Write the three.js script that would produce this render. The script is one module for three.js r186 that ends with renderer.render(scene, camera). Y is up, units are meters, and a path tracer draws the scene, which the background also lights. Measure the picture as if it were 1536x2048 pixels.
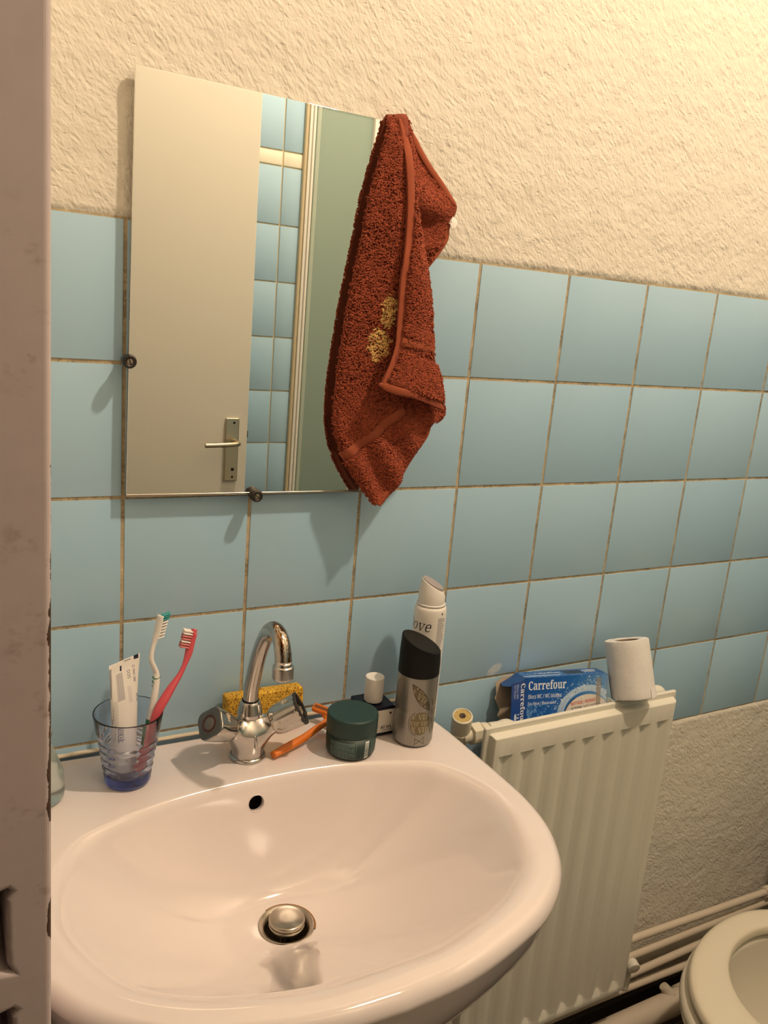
import * as THREE from 'three';
import { mergeGeometries, mergeVertices, toCreasedNormals } from 'three/addons/utils/BufferGeometryUtils.js';
import { RoundedBoxGeometry } from 'three/addons/geometries/RoundedBoxGeometry.js';
import { MarchingCubes } from 'three/addons/objects/MarchingCubes.js';
import { ImprovedNoise } from 'three/addons/math/ImprovedNoise.js';
import { RectAreaLightUniformsLib } from 'three/addons/lights/RectAreaLightUniformsLib.js';
RectAreaLightUniformsLib.init();

// ------------------------------------------------------------------ camera, light, exposure
// origin: floor level, on the face of the tiled basin wall, under the first whole tile joint; metres
const scene = new THREE.Scene();
scene.background = new THREE.Color(0x000000);
const renderer = new THREE.WebGLRenderer({ antialias: true });
renderer.toneMapping = THREE.LinearToneMapping;
renderer.toneMappingExposure = 0.192;
renderer.shadowMap.enabled = true;

const camera = new THREE.PerspectiveCamera(63.69, 1536 / 2048, 0.02, 20);
{
  const right = new THREE.Vector3(0.87811095, 0.08478474, 0.47088503);
  const up = new THREE.Vector3(0.03965559, 0.96789095, -0.24822278);
  const back = new THREE.Vector3(-0.47681086, 0.23664036, 0.84655345);
  camera.quaternion.setFromRotationMatrix(new THREE.Matrix4().makeBasis(right, up, back));
  camera.position.set(-0.18828, 1.42765, 0.94359);
}
scene.add(camera);

const LAMP = [0.84, 2.88, 0.82];
const LAMP_COLOR = new THREE.Color().setRGB(1.0, 0.775, 0.56);
const bulbLight = new THREE.PointLight(LAMP_COLOR, 40, 0, 2);
bulbLight.position.set(...LAMP);
bulbLight.castShadow = true;
bulbLight.shadow.radius = 2.0;
bulbLight.shadow.bias = -0.0005;
scene.add(bulbLight);

// ------------------------------------------------------------------ helpers
const V2 = (x, y) => new THREE.Vector2(x, y);
const V3 = (x, y, z) => new THREE.Vector3(x, y, z);
const rgb = (r, g, b) => new THREE.Color().setRGB(r, g, b);
function rng(seed) {
  let a = seed >>> 0;
  return () => { a = (a + 0x6d2b79f5) | 0; let t = Math.imul(a ^ (a >>> 15), 1 | a); t = (t + Math.imul(t ^ (t >>> 7), 61 | t)) ^ t; return ((t ^ (t >>> 14)) >>> 0) / 4294967296; };
}
const PN = new ImprovedNoise();
const noise = (x, y, z = 0.37) => PN.noise(x, y, z);
function fbm(x, y, oct = 4, z = 0.37) { let s = 0, a = 0.5; for (let i = 0; i < oct; i++) { s += a * noise(x, y, z + i * 7.3); x *= 2.03; y *= 2.03; a *= 0.5; } return s; }
const clamp = (x, a = 0, b = 1) => Math.min(b, Math.max(a, x));
const smooth = (a, b, x) => { const t = clamp((x - a) / (b - a)); return t * t * (3 - 2 * t); };
const lerp = (a, b, t) => a + (b - a) * t;

// noise that repeats over the unit square (grid of random values, smooth)
function tileNoise(n, seed) {
  const r = rng(seed), g = new Float32Array(n * n); for (let i = 0; i < g.length; i++) g[i] = r();
  return (u, v) => {
    const x = u * n, y = v * n, i = Math.floor(x), j = Math.floor(y), fx = x - i, fy = y - j;
    const a = fx * fx * (3 - 2 * fx), b = fy * fy * (3 - 2 * fy), m = (p, q) => g[(((q % n) + n) % n) * n + (((p % n) + n) % n)];
    return lerp(lerp(m(i, j), m(i + 1, j), a), lerp(m(i, j + 1), m(i + 1, j + 1), a), b);
  };
}
function dataTex(w, h, f, srgb = true, repeat = null) {
  const d = new Uint8Array(w * h * 4);
  for (let j = 0; j < h; j++) for (let i = 0; i < w; i++) {
    const c = f((i + 0.5) / w, (j + 0.5) / h), k = (j * w + i) * 4;
    d[k] = clamp(c[0]) * 255; d[k + 1] = clamp(c[1]) * 255; d[k + 2] = clamp(c[2]) * 255; d[k + 3] = 255;
  }
  const t = new THREE.DataTexture(d, w, h); t.magFilter = THREE.LinearFilter; t.minFilter = THREE.LinearMipmapLinearFilter; t.generateMipmaps = true;
  t.wrapS = t.wrapT = THREE.RepeatWrapping; if (srgb) t.colorSpace = THREE.SRGBColorSpace;
  if (repeat) t.repeat.set(...repeat);
  t.needsUpdate = true; return t;
}
function canvasTex(w, h, draw) {
  const c = document.createElement('canvas'); c.width = w; c.height = h; draw(c.getContext('2d'), w, h);
  const t = new THREE.CanvasTexture(c); t.colorSpace = THREE.SRGBColorSpace; return t;
}
const std = (o) => new THREE.MeshStandardMaterial(o);
const phys = (o) => new THREE.MeshPhysicalMaterial(o);
function mesh(name, geo, mat, parent, pos, rot) {
  const m = new THREE.Mesh(geo, mat); m.name = name; m.castShadow = m.receiveShadow = true;
  if (pos) m.position.set(...pos); if (rot) m.rotation.set(...rot);
  if (parent) parent.add(m); return m;
}
function thing(name, label, category, pos = [0, 0, 0], group) {
  const g = new THREE.Group(); g.name = name; g.position.set(...pos); g.userData = { label, category };
  if (group) g.userData.group = group; scene.add(g); return g;
}
function struct(name, label) { const g = new THREE.Group(); g.name = name; g.userData = { kind: 'structure', label }; scene.add(g); return g; }
const box = (w, h, d, r = 0.002, s = 2) => new RoundedBoxGeometry(w, h, d, s, Math.min(r, w / 2.01, h / 2.01, d / 2.01));
function lathe(pts, seg = 48) { return new THREE.LatheGeometry(pts.map(p => V2(Math.max(p[0], 0), p[1])), seg); }
function latheV(g) { g.computeBoundingBox(); const b = g.boundingBox, p = g.attributes.position, u = g.attributes.uv; for (let i = 0; i < p.count; i++) u.setY(i, (p.getY(i) - b.min.y) / (b.max.y - b.min.y)); return g; }
// profile with rounded corners: list of [r, y, fillet]
function profile(pts, n = 5) {
  const out = [];
  pts.forEach((p, i) => {
    const f = p[2] || 0;
    if (!f || i === 0 || i === pts.length - 1) { out.push([p[0], p[1]]); return; }
    const a = pts[i - 1], b = pts[i + 1], la = Math.hypot(a[0] - p[0], a[1] - p[1]), lb = Math.hypot(b[0] - p[0], b[1] - p[1]);
    const fa = Math.min(f, la * 0.49), fb = Math.min(f, lb * 0.49);
    const A = [p[0] + (a[0] - p[0]) / la * fa, p[1] + (a[1] - p[1]) / la * fa], B = [p[0] + (b[0] - p[0]) / lb * fb, p[1] + (b[1] - p[1]) / lb * fb];
    for (let k = 0; k <= n; k++) { const t = k / n; out.push([(1 - t) ** 2 * A[0] + 2 * t * (1 - t) * p[0] + t * t * B[0], (1 - t) ** 2 * A[1] + 2 * t * (1 - t) * p[1] + t * t * B[1]]); }
  });
  return out;
}
// closed surface from rings of points (all rings with the same count); capped
function loft(rings, closeEnds = true, wrap = true, flip = false) {
  if (flip) rings = rings.slice().reverse();
  const n = rings[0].length, pos = [], uv = [], idx = [];
  rings.forEach((r, j) => r.forEach((p, i) => { pos.push(p.x, p.y, p.z); uv.push(i / n, j / (rings.length - 1)); }));
  const m = wrap ? n : n - 1;
  for (let j = 0; j < rings.length - 1; j++) for (let i = 0; i < m; i++) {
    const a = j * n + i, b = j * n + (i + 1) % n, c = a + n, d = b + n;
    idx.push(a, b, d, a, d, c);
  }
  if (closeEnds) for (const e of [0, rings.length - 1]) {
    const c = rings[e].reduce((s, p) => s.add(p), V3(0, 0, 0)).multiplyScalar(1 / n), k = pos.length / 3;
    pos.push(c.x, c.y, c.z); uv.push(0.5, e ? 1 : 0);
    for (let i = 0; i < n; i++) { const a = e * n + i, b = e * n + (i + 1) % n; if (e === 0) idx.push(k, b, a); else idx.push(k, a, b); }
  }
  const g = new THREE.BufferGeometry();
  g.setAttribute('position', new THREE.Float32BufferAttribute(pos, 3)); g.setAttribute('uv', new THREE.Float32BufferAttribute(uv, 2)); g.setIndex(idx);
  g.computeVertexNormals(); return g;
}
// sweep a cross-section of half-axes (ra along 'side', rb along the other) along points
function sweep(points, radius, seg = 64, ringN = 20, opt = {}) {
  const curve = new THREE.CatmullRomCurve3(points.map(p => V3(...p)), false, 'centripetal');
  const rings = []; let side = opt.side ? V3(...opt.side) : null;
  for (let j = 0; j <= seg; j++) {
    const t = j / seg, p = curve.getPointAt(t), T = curve.getTangentAt(t);
    if (!side) side = Math.abs(T.y) < 0.9 ? V3(0, 1, 0) : V3(1, 0, 0);
    side = side.clone().addScaledVector(T, -side.dot(T)).normalize();
    const o = V3().crossVectors(T, side);
    const r = typeof radius === 'function' ? radius(t) : radius, ra = Array.isArray(r) ? r[0] : r, rb = Array.isArray(r) ? r[1] : r;
    const ring = [];
    for (let i = 0; i < ringN; i++) { const a = i / ringN * Math.PI * 2; ring.push(p.clone().addScaledVector(side, Math.cos(a) * ra).addScaledVector(o, Math.sin(a) * rb)); }
    rings.push(ring);
  }
  return loft(rings);
}
const tube = (a, b, r, ringN = 20, r2) => sweep([a, [(a[0] + b[0]) / 2, (a[1] + b[1]) / 2, (a[2] + b[2]) / 2], b], t => lerp(r, r2 === undefined ? r : r2, t), 4, ringN);
function moved(g, x = 0, y = 0, z = 0) { g.translate(x, y, z); return g; }
function flat(pts, depth, bevel = 0, curve = 8) {
  const s = new THREE.Shape(pts.map(p => V2(...p)));
  return new THREE.ExtrudeGeometry(s, { depth, bevelEnabled: bevel > 0, bevelSize: bevel, bevelThickness: bevel, bevelSegments: 2, curveSegments: curve });
}
function worldUV(g, ax = 0, ay = 1, s = 1) {
  const p = g.attributes.position, u = new Float32Array(p.count * 2);
  for (let i = 0; i < p.count; i++) { u[2 * i] = p.getComponent(i, ax) * s; u[2 * i + 1] = p.getComponent(i, ay) * s; }
  g.setAttribute('uv', new THREE.BufferAttribute(u, 2)); return g;
}

// ------------------------------------------------------------------ shared materials
const TN = [4, 9, 19, 41, 83, 170, 340].map((n, i) => tileNoise(n, 11 + i));
// roughcast plaster: strokes and pits of the render, repeating every 0.6 m
const plasterBump = dataTex(2048, 2048, (u, v) => {
  const wu = u + 0.012 * (TN[1](u, v) - 0.5), wv = v + 0.012 * (TN[1](v, u) - 0.5);
  // strokes: short lumps drawn out along a slant
  const a = TN[5](wu, wv + wu), b = TN[4](wu, 2 * wv + wu), c = TN[6](wu, wv), d = TN[6](wu, wv + wu);
  const lump = 0.30 * TN[4](u, v) + 0.34 * a + 0.20 * c + 0.16 * d;
  let h = 0.30 * b + 0.70 * lump;
  const pit = smooth(0.82, 0.95, TN[5](u + 0.31, v + 0.17)) * smooth(0.45, 0.6, TN[2](u, v));
  h = h * 0.75 + 0.2 - 0.14 * pit;
  return [h, h, h];
}, false);
const plasterMat = (c, bs) => { const t = plasterBump.clone(); t.repeat.set(1 / 0.62, 1 / 0.62); t.needsUpdate = true; return std({ color: c, roughness: 0.92, bumpMap: t, bumpScale: bs }); };
const M = {
  plaster: plasterMat(rgb(0.74, 0.70, 0.61), 0.0025),
  plasterFlat: std({ color: rgb(0.74, 0.70, 0.62), roughness: 0.9 }),
  ceiling: std({ color: rgb(0.66, 0.64, 0.60), roughness: 0.95 }),
  chrome: phys({ color: rgb(0.52, 0.50, 0.475), metalness: 1, roughness: 0.2 }),
  chromeWorn: null,
  porcelain: phys({ color: rgb(0.77, 0.70, 0.69), roughness: 0.12, clearcoat: 0.6, clearcoatRoughness: 0.06 }),
  black: std({ color: rgb(0.008, 0.008, 0.008), roughness: 0.9 }),
  enamel: std({ color: rgb(0.74, 0.72, 0.63), roughness: 0.42 }),
  pipePaint: std({ color: rgb(0.66, 0.58, 0.47), roughness: 0.55 }),
  whitePlastic: std({ color: rgb(0.78, 0.76, 0.72), roughness: 0.4 }),
};
const tileMats = [0, 1, 2, 3].map(i => phys({ color: rgb(0.375 + 0.010 * (i - 1.5), 0.575 + 0.010 * (i - 1.5), 0.735 + 0.008 * (i - 1.5)), roughness: 0.30, clearcoat: 0.25, clearcoatRoughness: 0.22 }));
const groutMap = dataTex(1024, 1024, (u, v) => {
  const d = 0.5 * TN[3](u, v) + 0.3 * TN[5](u, v) + 0.2 * TN[6](u, v), s = smooth(0.52, 0.72, TN[2](u + 0.2, v) * 0.5 + TN[5](u, v) * 0.5);
  const k = 0.82 + 0.3 * (d - 0.5) - 0.18 * s; return [0.87 * k, 0.79 * k, 0.64 * k];
});
groutMap.repeat.set(2.4, 2.4);
const groutMat = std({ map: groutMap, roughness: 0.95 });
const groutPaleMat = std({ color: rgb(0.66, 0.56, 0.36), roughness: 0.95 });

// ------------------------------------------------------------------ the room
const T = 0.1525, TOP = 1.5, BOT = TOP - 5 * T, XL = -0.15, XR = 1.5, ZF = 1.35, H = 3.06;
// one tile with eased edges; few triangles
function tileGeo(w, h, t = 0.007, e = 0.0011) {
  const rings = [[0, 0], [0, t - e], [e * 0.3, t - e * 0.3], [e, t]].map(([i, z]) => [[-w / 2 + i, -h / 2 + i], [w / 2 - i, -h / 2 + i], [w / 2 - i, h / 2 - i], [-w / 2 + i, h / 2 - i]].map(p => V3(p[0], p[1], z - t)));
  const g = loft(rings, false); const n = rings.length * 4; const idx = Array.from(g.index.array);
  const k = n - 4; idx.push(k, k + 1, k + 2, k, k + 2, k + 3); g.setIndex(idx);
  const c = toCreasedNormals(g, 0.75); return worldUV(c);
}
function tiledArea(parent, x0, x1, off, place, seed, rows) {
  const r = rng(seed), gap = 0.0040, cache = new Map();
  for (const [ya, yb, mats] of rows) for (let k = Math.floor((x0 - off) / T - 1e-6); k * T + off < x1; k++) {
    const a = Math.max(k * T + off + gap / 2, x0 + 0.001), b = Math.min((k + 1) * T + off - gap / 2, x1 - 0.001); if (b - a < 0.012) continue;
    const w = b - a, h = yb - ya - gap, key = w.toFixed(4) + h.toFixed(4);
    if (!cache.has(key)) cache.set(key, tileGeo(w, h));
    const m = mesh('tile', cache.get(key), mats[Math.floor(r() * mats.length)], parent);
    place(m, (a + b) / 2, (ya + yb) / 2, (r() - 0.5) * 0.0004, (r() - 0.5) * 0.0016, (r() - 0.5) * 0.0016);
  }
}
// basin wall: rough plaster above and below a band of blue tiles
{
  const w = struct('wall_back', 'basin wall with blue square tiles between bands of rough cream plaster');
  mesh('wall_core', moved(new THREE.BoxGeometry(XR - XL + 0.4, H + 0.1, 0.12), (XL + XR) / 2, H / 2, -0.066), M.plasterFlat, w);
  const grout = worldUV(moved(new THREE.BoxGeometry(XR - XL, TOP - BOT, 0.006), (XL + XR) / 2, (TOP + BOT) / 2, -0.0044)); mesh('grout', grout, groutMat, w);
  const rough = (y0, y1, nx, ny, seed, edge) => {
    const g = new THREE.PlaneGeometry(XR - XL, y1 - y0, nx, ny); g.translate((XL + XR) / 2, (y0 + y1) / 2, 0); worldUV(g);
    const p = g.attributes.position;
    for (let i = 0; i < p.count; i++) {
      const x = p.getX(i), y = p.getY(i);
      let z = 0.0018 * fbm(x * 26 + seed, y * 26 - x * 6, 3) + 0.0016 * fbm(x * 95 + y * 40, y * 120 - seed, 2);
      const d = Math.min(edge === 'b' ? y - y0 : y1 - y, 1);
      z += 0.0012 - 0.003 * (1 - smooth(0, 0.006, d));
      p.setZ(i, z - 0.0008);
    }
    g.computeVertexNormals(); mesh('plaster', g, M.plaster, w);
  };
  rough(TOP - 0.0005, H, 620, 350, 3.1, 'b');
  rough(0.13, BOT + 0.0005, 420, 180, 9.7, 't');
  const rows = []; for (let j = 0; j < 5; j++) rows.push([TOP - (j + 1) * T, TOP - j * T, tileMats]);
  const pale_speckle = (x0, y0, sx, sy, dens) => { const t = canvasTex(512, 512, (c, w2, h2) => { c.fillStyle = '#a5c6dd'; c.fillRect(0, 0, w2, h2); const r = rng(21); for (let k = 0; k < dens; k++) { const a = r() * 6.3, f = Math.sqrt(r()) * (0.8 + 0.4 * r()); c.fillStyle = 'rgba(236,238,236,' + (0.25 + 0.5 * r()) + ')'; c.fillRect((x0 + Math.cos(a) * f * sx) * w2, (y0 + Math.sin(a) * f * sy - Math.cos(a) * f * sx * 0.35) * h2, 2 + r() * 3, 2 + r() * 2); } }); t.repeat.set(1 / 0.1485, 1 / 0.1485); t.offset.set(0.5, 0.5); return phys({ map: t, roughness: 0.30, clearcoat: 0.25, clearcoatRoughness: 0.22 }); };  // draws a pale speckled patch into the colour of one tile
  const sA = pale_speckle(0.70, 0.93, 0.085, 0.055, 900);
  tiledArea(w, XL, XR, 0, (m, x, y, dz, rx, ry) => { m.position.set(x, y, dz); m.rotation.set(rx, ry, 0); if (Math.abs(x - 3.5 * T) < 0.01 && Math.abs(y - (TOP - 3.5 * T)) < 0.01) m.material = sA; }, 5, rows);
}
const skirtMat = std({ color: rgb(0.035, 0.024, 0.018), roughness: 0.5 });
{ const b = struct('baseboard_back', 'dark brown skirting under the basin wall'); mesh('skirting', moved(box(XR - XL, 0.135, 0.014, 0.003), (XL + XR) / 2, 0.0675, 0.007), skirtMat, b); }
{
  const f = struct('floor', 'dark brown floor');
  const m = std({ color: rgb(0.06, 0.042, 0.032), roughness: 0.45, map: null });
  mesh('floor_slab', moved(new THREE.BoxGeometry(3.6, 0.1, 2.9), 0.2, -0.05, 0.85), m, f);
  const c = struct('ceiling', 'plain white ceiling');
  mesh('ceiling_slab', moved(new THREE.BoxGeometry(3.6, 0.1, 2.9), 0.2, H + 0.05, 0.85), M.ceiling, c);
}
{
  const w = struct('wall_right', 'plain wall beyond the toilet');
  mesh('wall_slab', moved(new THREE.BoxGeometry(0.1, H, 2.3), XR + 0.05, H / 2, 1.1), M.plasterFlat, w);
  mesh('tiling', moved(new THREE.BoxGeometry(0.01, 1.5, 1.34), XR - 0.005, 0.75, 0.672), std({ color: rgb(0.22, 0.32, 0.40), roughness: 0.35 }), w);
  // wall with the doorway the picture is taken from
  const l = struct('wall_left', 'wall with the doorway on the left');
  mesh('wall_slab', moved(new THREE.BoxGeometry(0.11, H, 0.332), XL - 0.055, H / 2, 0.166), M.plasterFlat, l);
  mesh('wall_slab', moved(new THREE.BoxGeometry(0.11, H, 0.25), XL - 0.055, H / 2, 1.345), M.plasterFlat, l);
  mesh('wall_slab', moved(new THREE.BoxGeometry(0.11, H - 2.066, 0.888), XL - 0.055, (H + 2.066) / 2, 0.776), M.plasterFlat, l);
  const h = struct('wall_hall', 'plain hallway walls outside the doorway');
  const hm = std({ color: rgb(0.62, 0.56, 0.48), roughness: 0.9 });
  mesh('wall_slab', moved(new THREE.BoxGeometry(0.1, H, 2.5), -1.45, H / 2, 0.85), hm, h);
  mesh('wall_slab', moved(new THREE.BoxGeometry(1.2, H, 0.1), -0.85, H / 2, -0.3), hm, h);
  mesh('wall_slab', moved(new THREE.BoxGeometry(1.2, H, 0.1), -0.85, H / 2, 2.1), hm, h);
  mesh('wall_slab', moved(new THREE.BoxGeometry(0.1, H, 0.3), -0.25, H / 2, -0.15), hm, h);
  mesh('wall_slab', moved(new THREE.BoxGeometry(0.1, H, 0.7), -0.25, H / 2, 1.8), hm, h);
}
// wall facing the basin: taller tiling with a cream border row; seen in the mirror
const SH = 0.742;                                            // where the shower opening begins
{
  const w = struct('wall_front', 'opposite wall with blue tiles and a cream border row, seen in the mirror');
  mesh('wall_core', moved(new THREE.BoxGeometry(SH - XL + 0.1, H, 0.1), (XL - 0.1 + SH) / 2, H / 2, ZF + 0.06), M.plasterFlat, w);
  mesh('grout', moved(new THREE.BoxGeometry(SH - XL - 0.1, 2.2, 0.006), (XL + 0.1 + SH) / 2, 1.12, ZF + 0.006), groutPaleMat, w);
  const cream = [phys({ color: rgb(0.82, 0.79, 0.66), roughness: 0.3, clearcoat: 0.25, clearcoatRoughness: 0.2 })], rows = [];
  for (let j = 0; j < 10; j++) rows.push([1.7845 - (j + 1) * T, 1.7845 - j * T, tileMats]);
  rows.push([1.7845, 1.8235, cream]); for (let j = 0; j < 2; j++) rows.push([1.8235 + j * T, 1.8235 + (j + 1) * T, tileMats]);
  tiledArea(w, 0.35, SH, 0.068, (m, x, y, dz, rx, ry) => { m.position.set(x, y, ZF - 0.001 + dz); m.rotation.set(rx, Math.PI + ry, 0); }, 8, rows);
}
// shower cubicle next to it: frame, obscured panels, tiled recess behind
{
  const w = struct('wall_shower', 'recess of the shower behind its panels');
  mesh('wall_slab', moved(new THREE.BoxGeometry(XR - SH + 0.2, H, 0.1), (XR + SH) / 2, H / 2, 2.2), M.plasterFlat, w);
  mesh('wall_slab', moved(new THREE.BoxGeometry(0.06, H, 0.76), SH - 0.03, H / 2, 1.79), M.plasterFlat, w);
  const alu = std({ color: rgb(0.80, 0.78, 0.72), roughness: 0.35 });
  const silicone = std({ color: rgb(0.55, 0.47, 0.31), roughness: 0.6 });
  const pane = phys({ color: rgb(0.42, 0.54, 0.49), roughness: 0.38, transmission: 0.45, thickness: 0, ior: 1.49 });
  const s = thing('shower_screen', 'white framed shower screen with grey green panels, seen in the mirror beside the open door', 'shower screen', [0, 0, 0]);
  const H0 = 0.06, H1 = 2.0, hh = H1 - H0, my = (H0 + H1) / 2;
  mesh('sealant', moved(box(0.010, hh, 0.016, 0.004), SH - 0.003, my, ZF - 0.006), silicone, s);
  mesh('frame_post', moved(box(0.0085, hh, 0.024, 0.002), SH + 0.0065, my, ZF - 0.006), alu, s);
  mesh('frame_post', moved(box(0.007, hh, 0.032, 0.002), SH + 0.0145, my, ZF - 0.008), alu, s);
  mesh('panel', moved(box(0.178, hh - 0.02, 0.004, 0.001), SH + 0.108, my, ZF - 0.006), pane, s);
  mesh('reflection_strip', moved(box(0.013, hh - 0.03, 0.010, 0.004, 3), SH + 0.031, my, ZF - 0.009), phys({ color: rgb(0.50, 0.58, 0.50), roughness: 0.35, transmission: 0.2 }), s);  // lighter strip added to imitate a reflected streak on the panel
  mesh('frame_post', moved(box(0.022, hh, 0.030, 0.004), SH + 0.2085, my, ZF - 0.008), alu, s);
  mesh('panel', moved(box(0.49, hh - 0.02, 0.004, 0.001), SH + 0.466, my, ZF - 0.006), pane, s);
  mesh('frame_post', moved(box(0.04, hh, 0.03, 0.004), XR - 0.021, my, ZF - 0.008), alu, s);
  mesh('rail', moved(box(XR - SH - 0.01, 0.04, 0.05, 0.005), (XR + SH) / 2, H1 + 0.02, ZF - 0.014), alu, s);
  mesh('tray', moved(box(XR - SH - 0.01, 0.06, 0.80, 0.015), (XR + SH) / 2, 0.03, ZF + 0.38), M.porcelain, s);
}
// ceiling lamp: a warm bulb, with an unseen cover added to block upward light
{
  const l = thing('ceiling_lamp', 'warm bulb hanging from the ceiling, with an added cover blocking its upward light', 'lamp', [LAMP[0], 0, LAMP[2]]);
  mesh('ceiling_rose', moved(lathe(profile([[0, 0], [0.05, 0], [0.05, -0.022, 0.01], [0.012, -0.03, 0.004], [0, -0.03]])), 0, H, 0), M.whitePlastic, l);
  mesh('stem', moved(lathe([[0.006, 0], [0.006, -0.08], [0, -0.08]], 16), 0, H - 0.02, 0), M.whitePlastic, l);
  mesh('added_shade', moved(lathe(profile([[0.022, 0.075], [0.06, 0.062, 0.02], [0.125, -0.022, 0.004], [0.128, -0.024, 0.001], [0.126, -0.020, 0.001], [0.062, 0.065, 0.02], [0.022, 0.078], [0.022, 0.075]]), 56), 0, LAMP[1], 0), std({ color: rgb(0.30, 0.30, 0.28), roughness: 0.6 }), l);  // unseen cover, added to keep the bulb from lighting the ceiling
  mesh('socket', moved(lathe(profile([[0, 0.055], [0.021, 0.055], [0.024, 0.085, 0.004], [0.016, 0.1], [0, 0.1]])), 0, LAMP[1], 0), M.whitePlastic, l);
  const glow = std({ color: rgb(0.9, 0.85, 0.75), emissive: LAMP_COLOR, emissiveIntensity: 14, roughness: 0.4 });
  const b = lathe([[0, -0.034], [0.012, -0.032], [0.024, -0.024], [0.031, -0.008], [0.0325, 0.004], [0.029, 0.02], [0.020, 0.040], [0.014, 0.056], [0, 0.058]], 32);
  mesh('bulb', moved(b, 0, LAMP[1], 0), glow, l);
}
// ------------------------------------------------------------------ door frame at the left edge, open door
const framePaint = std({ roughness: 0.6, map: null });
{
  const g = struct('trim_1', 'painted wooden door frame close to the camera, chipped along its edge, with lock holes');
  // paint: pinkish beige with smears and chips worn to the wood along the room-side edge; u 0..1 across 0.15 m, v over 2.06 m
  const blot = (x, y, k) => 0.5 + 1.1 * fbm(x * k, y * k, 3);
  framePaint.map = dataTex(512, 2048, (u, v) => {
    const x = u * 0.15, y = v * 2.06; let c = [0.79, 0.74, 0.745];
    const d = blot(x, y, 14) * 0.6 + blot(x + 3, y, 70) * 0.4; c = c.map(k => k * (0.97 + 0.06 * (d - 0.5)));
    // dark finger smears beside the edge
    const sm = smooth(0.62, 0.9, blot(x, y + 7, 36) * 0.6 + blot(x, y * 1.6, 160) * 0.4) * smooth(0.112, 0.138, x) * smooth(0.9, 1.05, y) * (1 - smooth(1.42, 1.5, y)) * 0.22; c = c.map((k, i) => k * (1 - sm * (0.7 + 0.12 * i)));
    // paint chipped off the edge down to dark wood
    const band = (p, q) => smooth(p - 0.015, p + 0.01, y) * (1 - smooth(q - 0.01, q + 0.015, y));
    const amount = Math.max(band(1.08, 1.235), band(1.235, 1.33) * 0.45, band(0.99, 1.02));
    const edge = 0.1508 - (0.0028 + 0.0030 * (blot(0.3, y, 60) - 0.4)) * amount;
    if (amount > 0.05 && x > edge + (blot(x, y, 600) - 0.5) * 0.0008 && blot(0.7, y, 110) > 0.80 - 0.75 * amount) c = [0.25, 0.175, 0.12].map(k => k * (0.6 + 0.8 * blot(x, y, 500)));
    return c;
  });
  framePaint.map.wrapS = framePaint.map.wrapT = THREE.ClampToEdgeWrapping;
  // jamb as a plate with two ragged lock holes; local x 0 (hall side) .. 0.146 (room side)
  const W = 0.1425, r = rng(4), s = new THREE.Shape([V2(0, 0), V2(W, 0), V2(W, 2.06), V2(0, 2.06)]);
  const hole = (x0, x1, y0, y1) => {
    const p = new THREE.Path(), pts = [], n = 10;
    for (let i = 0; i < n; i++) pts.push([x0, lerp(y0, y1, i / n)]);
    for (let i = 0; i < 6; i++) pts.push([lerp(x0, x1 + 0.004, i / 6), y1 + (i > 3 ? 0.0015 * (i - 3) : 0)]);
    for (let i = 0; i < n; i++) pts.push([x1 + (i === 0 || i === n - 1 ? 0.003 : 0) + (r() - 0.5) * 0.001, lerp(y1, y0, (i + 0.5) / n)]);
    for (let i = 0; i < 6; i++) pts.push([lerp(x1 + 0.004, x0, i / 6), y0 - (i < 2 ? 0.001 : 0)]);
    p.setFromPoints(pts.map(q => V2(...q))); s.holes.push(p);
  };
  const JX = -0.2732;                                   // hall-side edge
  hole(-0.180 - JX, -0.1505 - JX, 0.9680, 1.0385); hole(-0.180 - JX, -0.1480 - JX, 0.880, 0.9425);
  const eg = new THREE.ExtrudeGeometry(s, { depth: 0.086, bevelEnabled: true, bevelSize: 0.0042, bevelThickness: 0.0042, bevelSegments: 5 });
  const uv = eg.attributes.uv, p = eg.attributes.position;
  for (let i = 0; i < p.count; i++) uv.setXY(i, clamp(p.getX(i) / 0.15 + 0.02, 0.001, 0.999), p.getY(i) / 2.06);
  mesh('jamb', eg, framePaint, g, [JX - 0.0135, 0, 0.3375], [0, 0, -0.0100]);
  const plain = std({ color: rgb(0.52, 0.42, 0.36), roughness: 0.6 });
  mesh('jamb', moved(box(W, 2.06, 0.03, 0.003), JX + W / 2, 1.03, 1.207 - 0.003), plain, g);
  mesh('head', moved(box(W, 0.03, 0.80, 0.003), JX + W / 2, 2.045, 0.81), plain, g);
}
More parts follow.
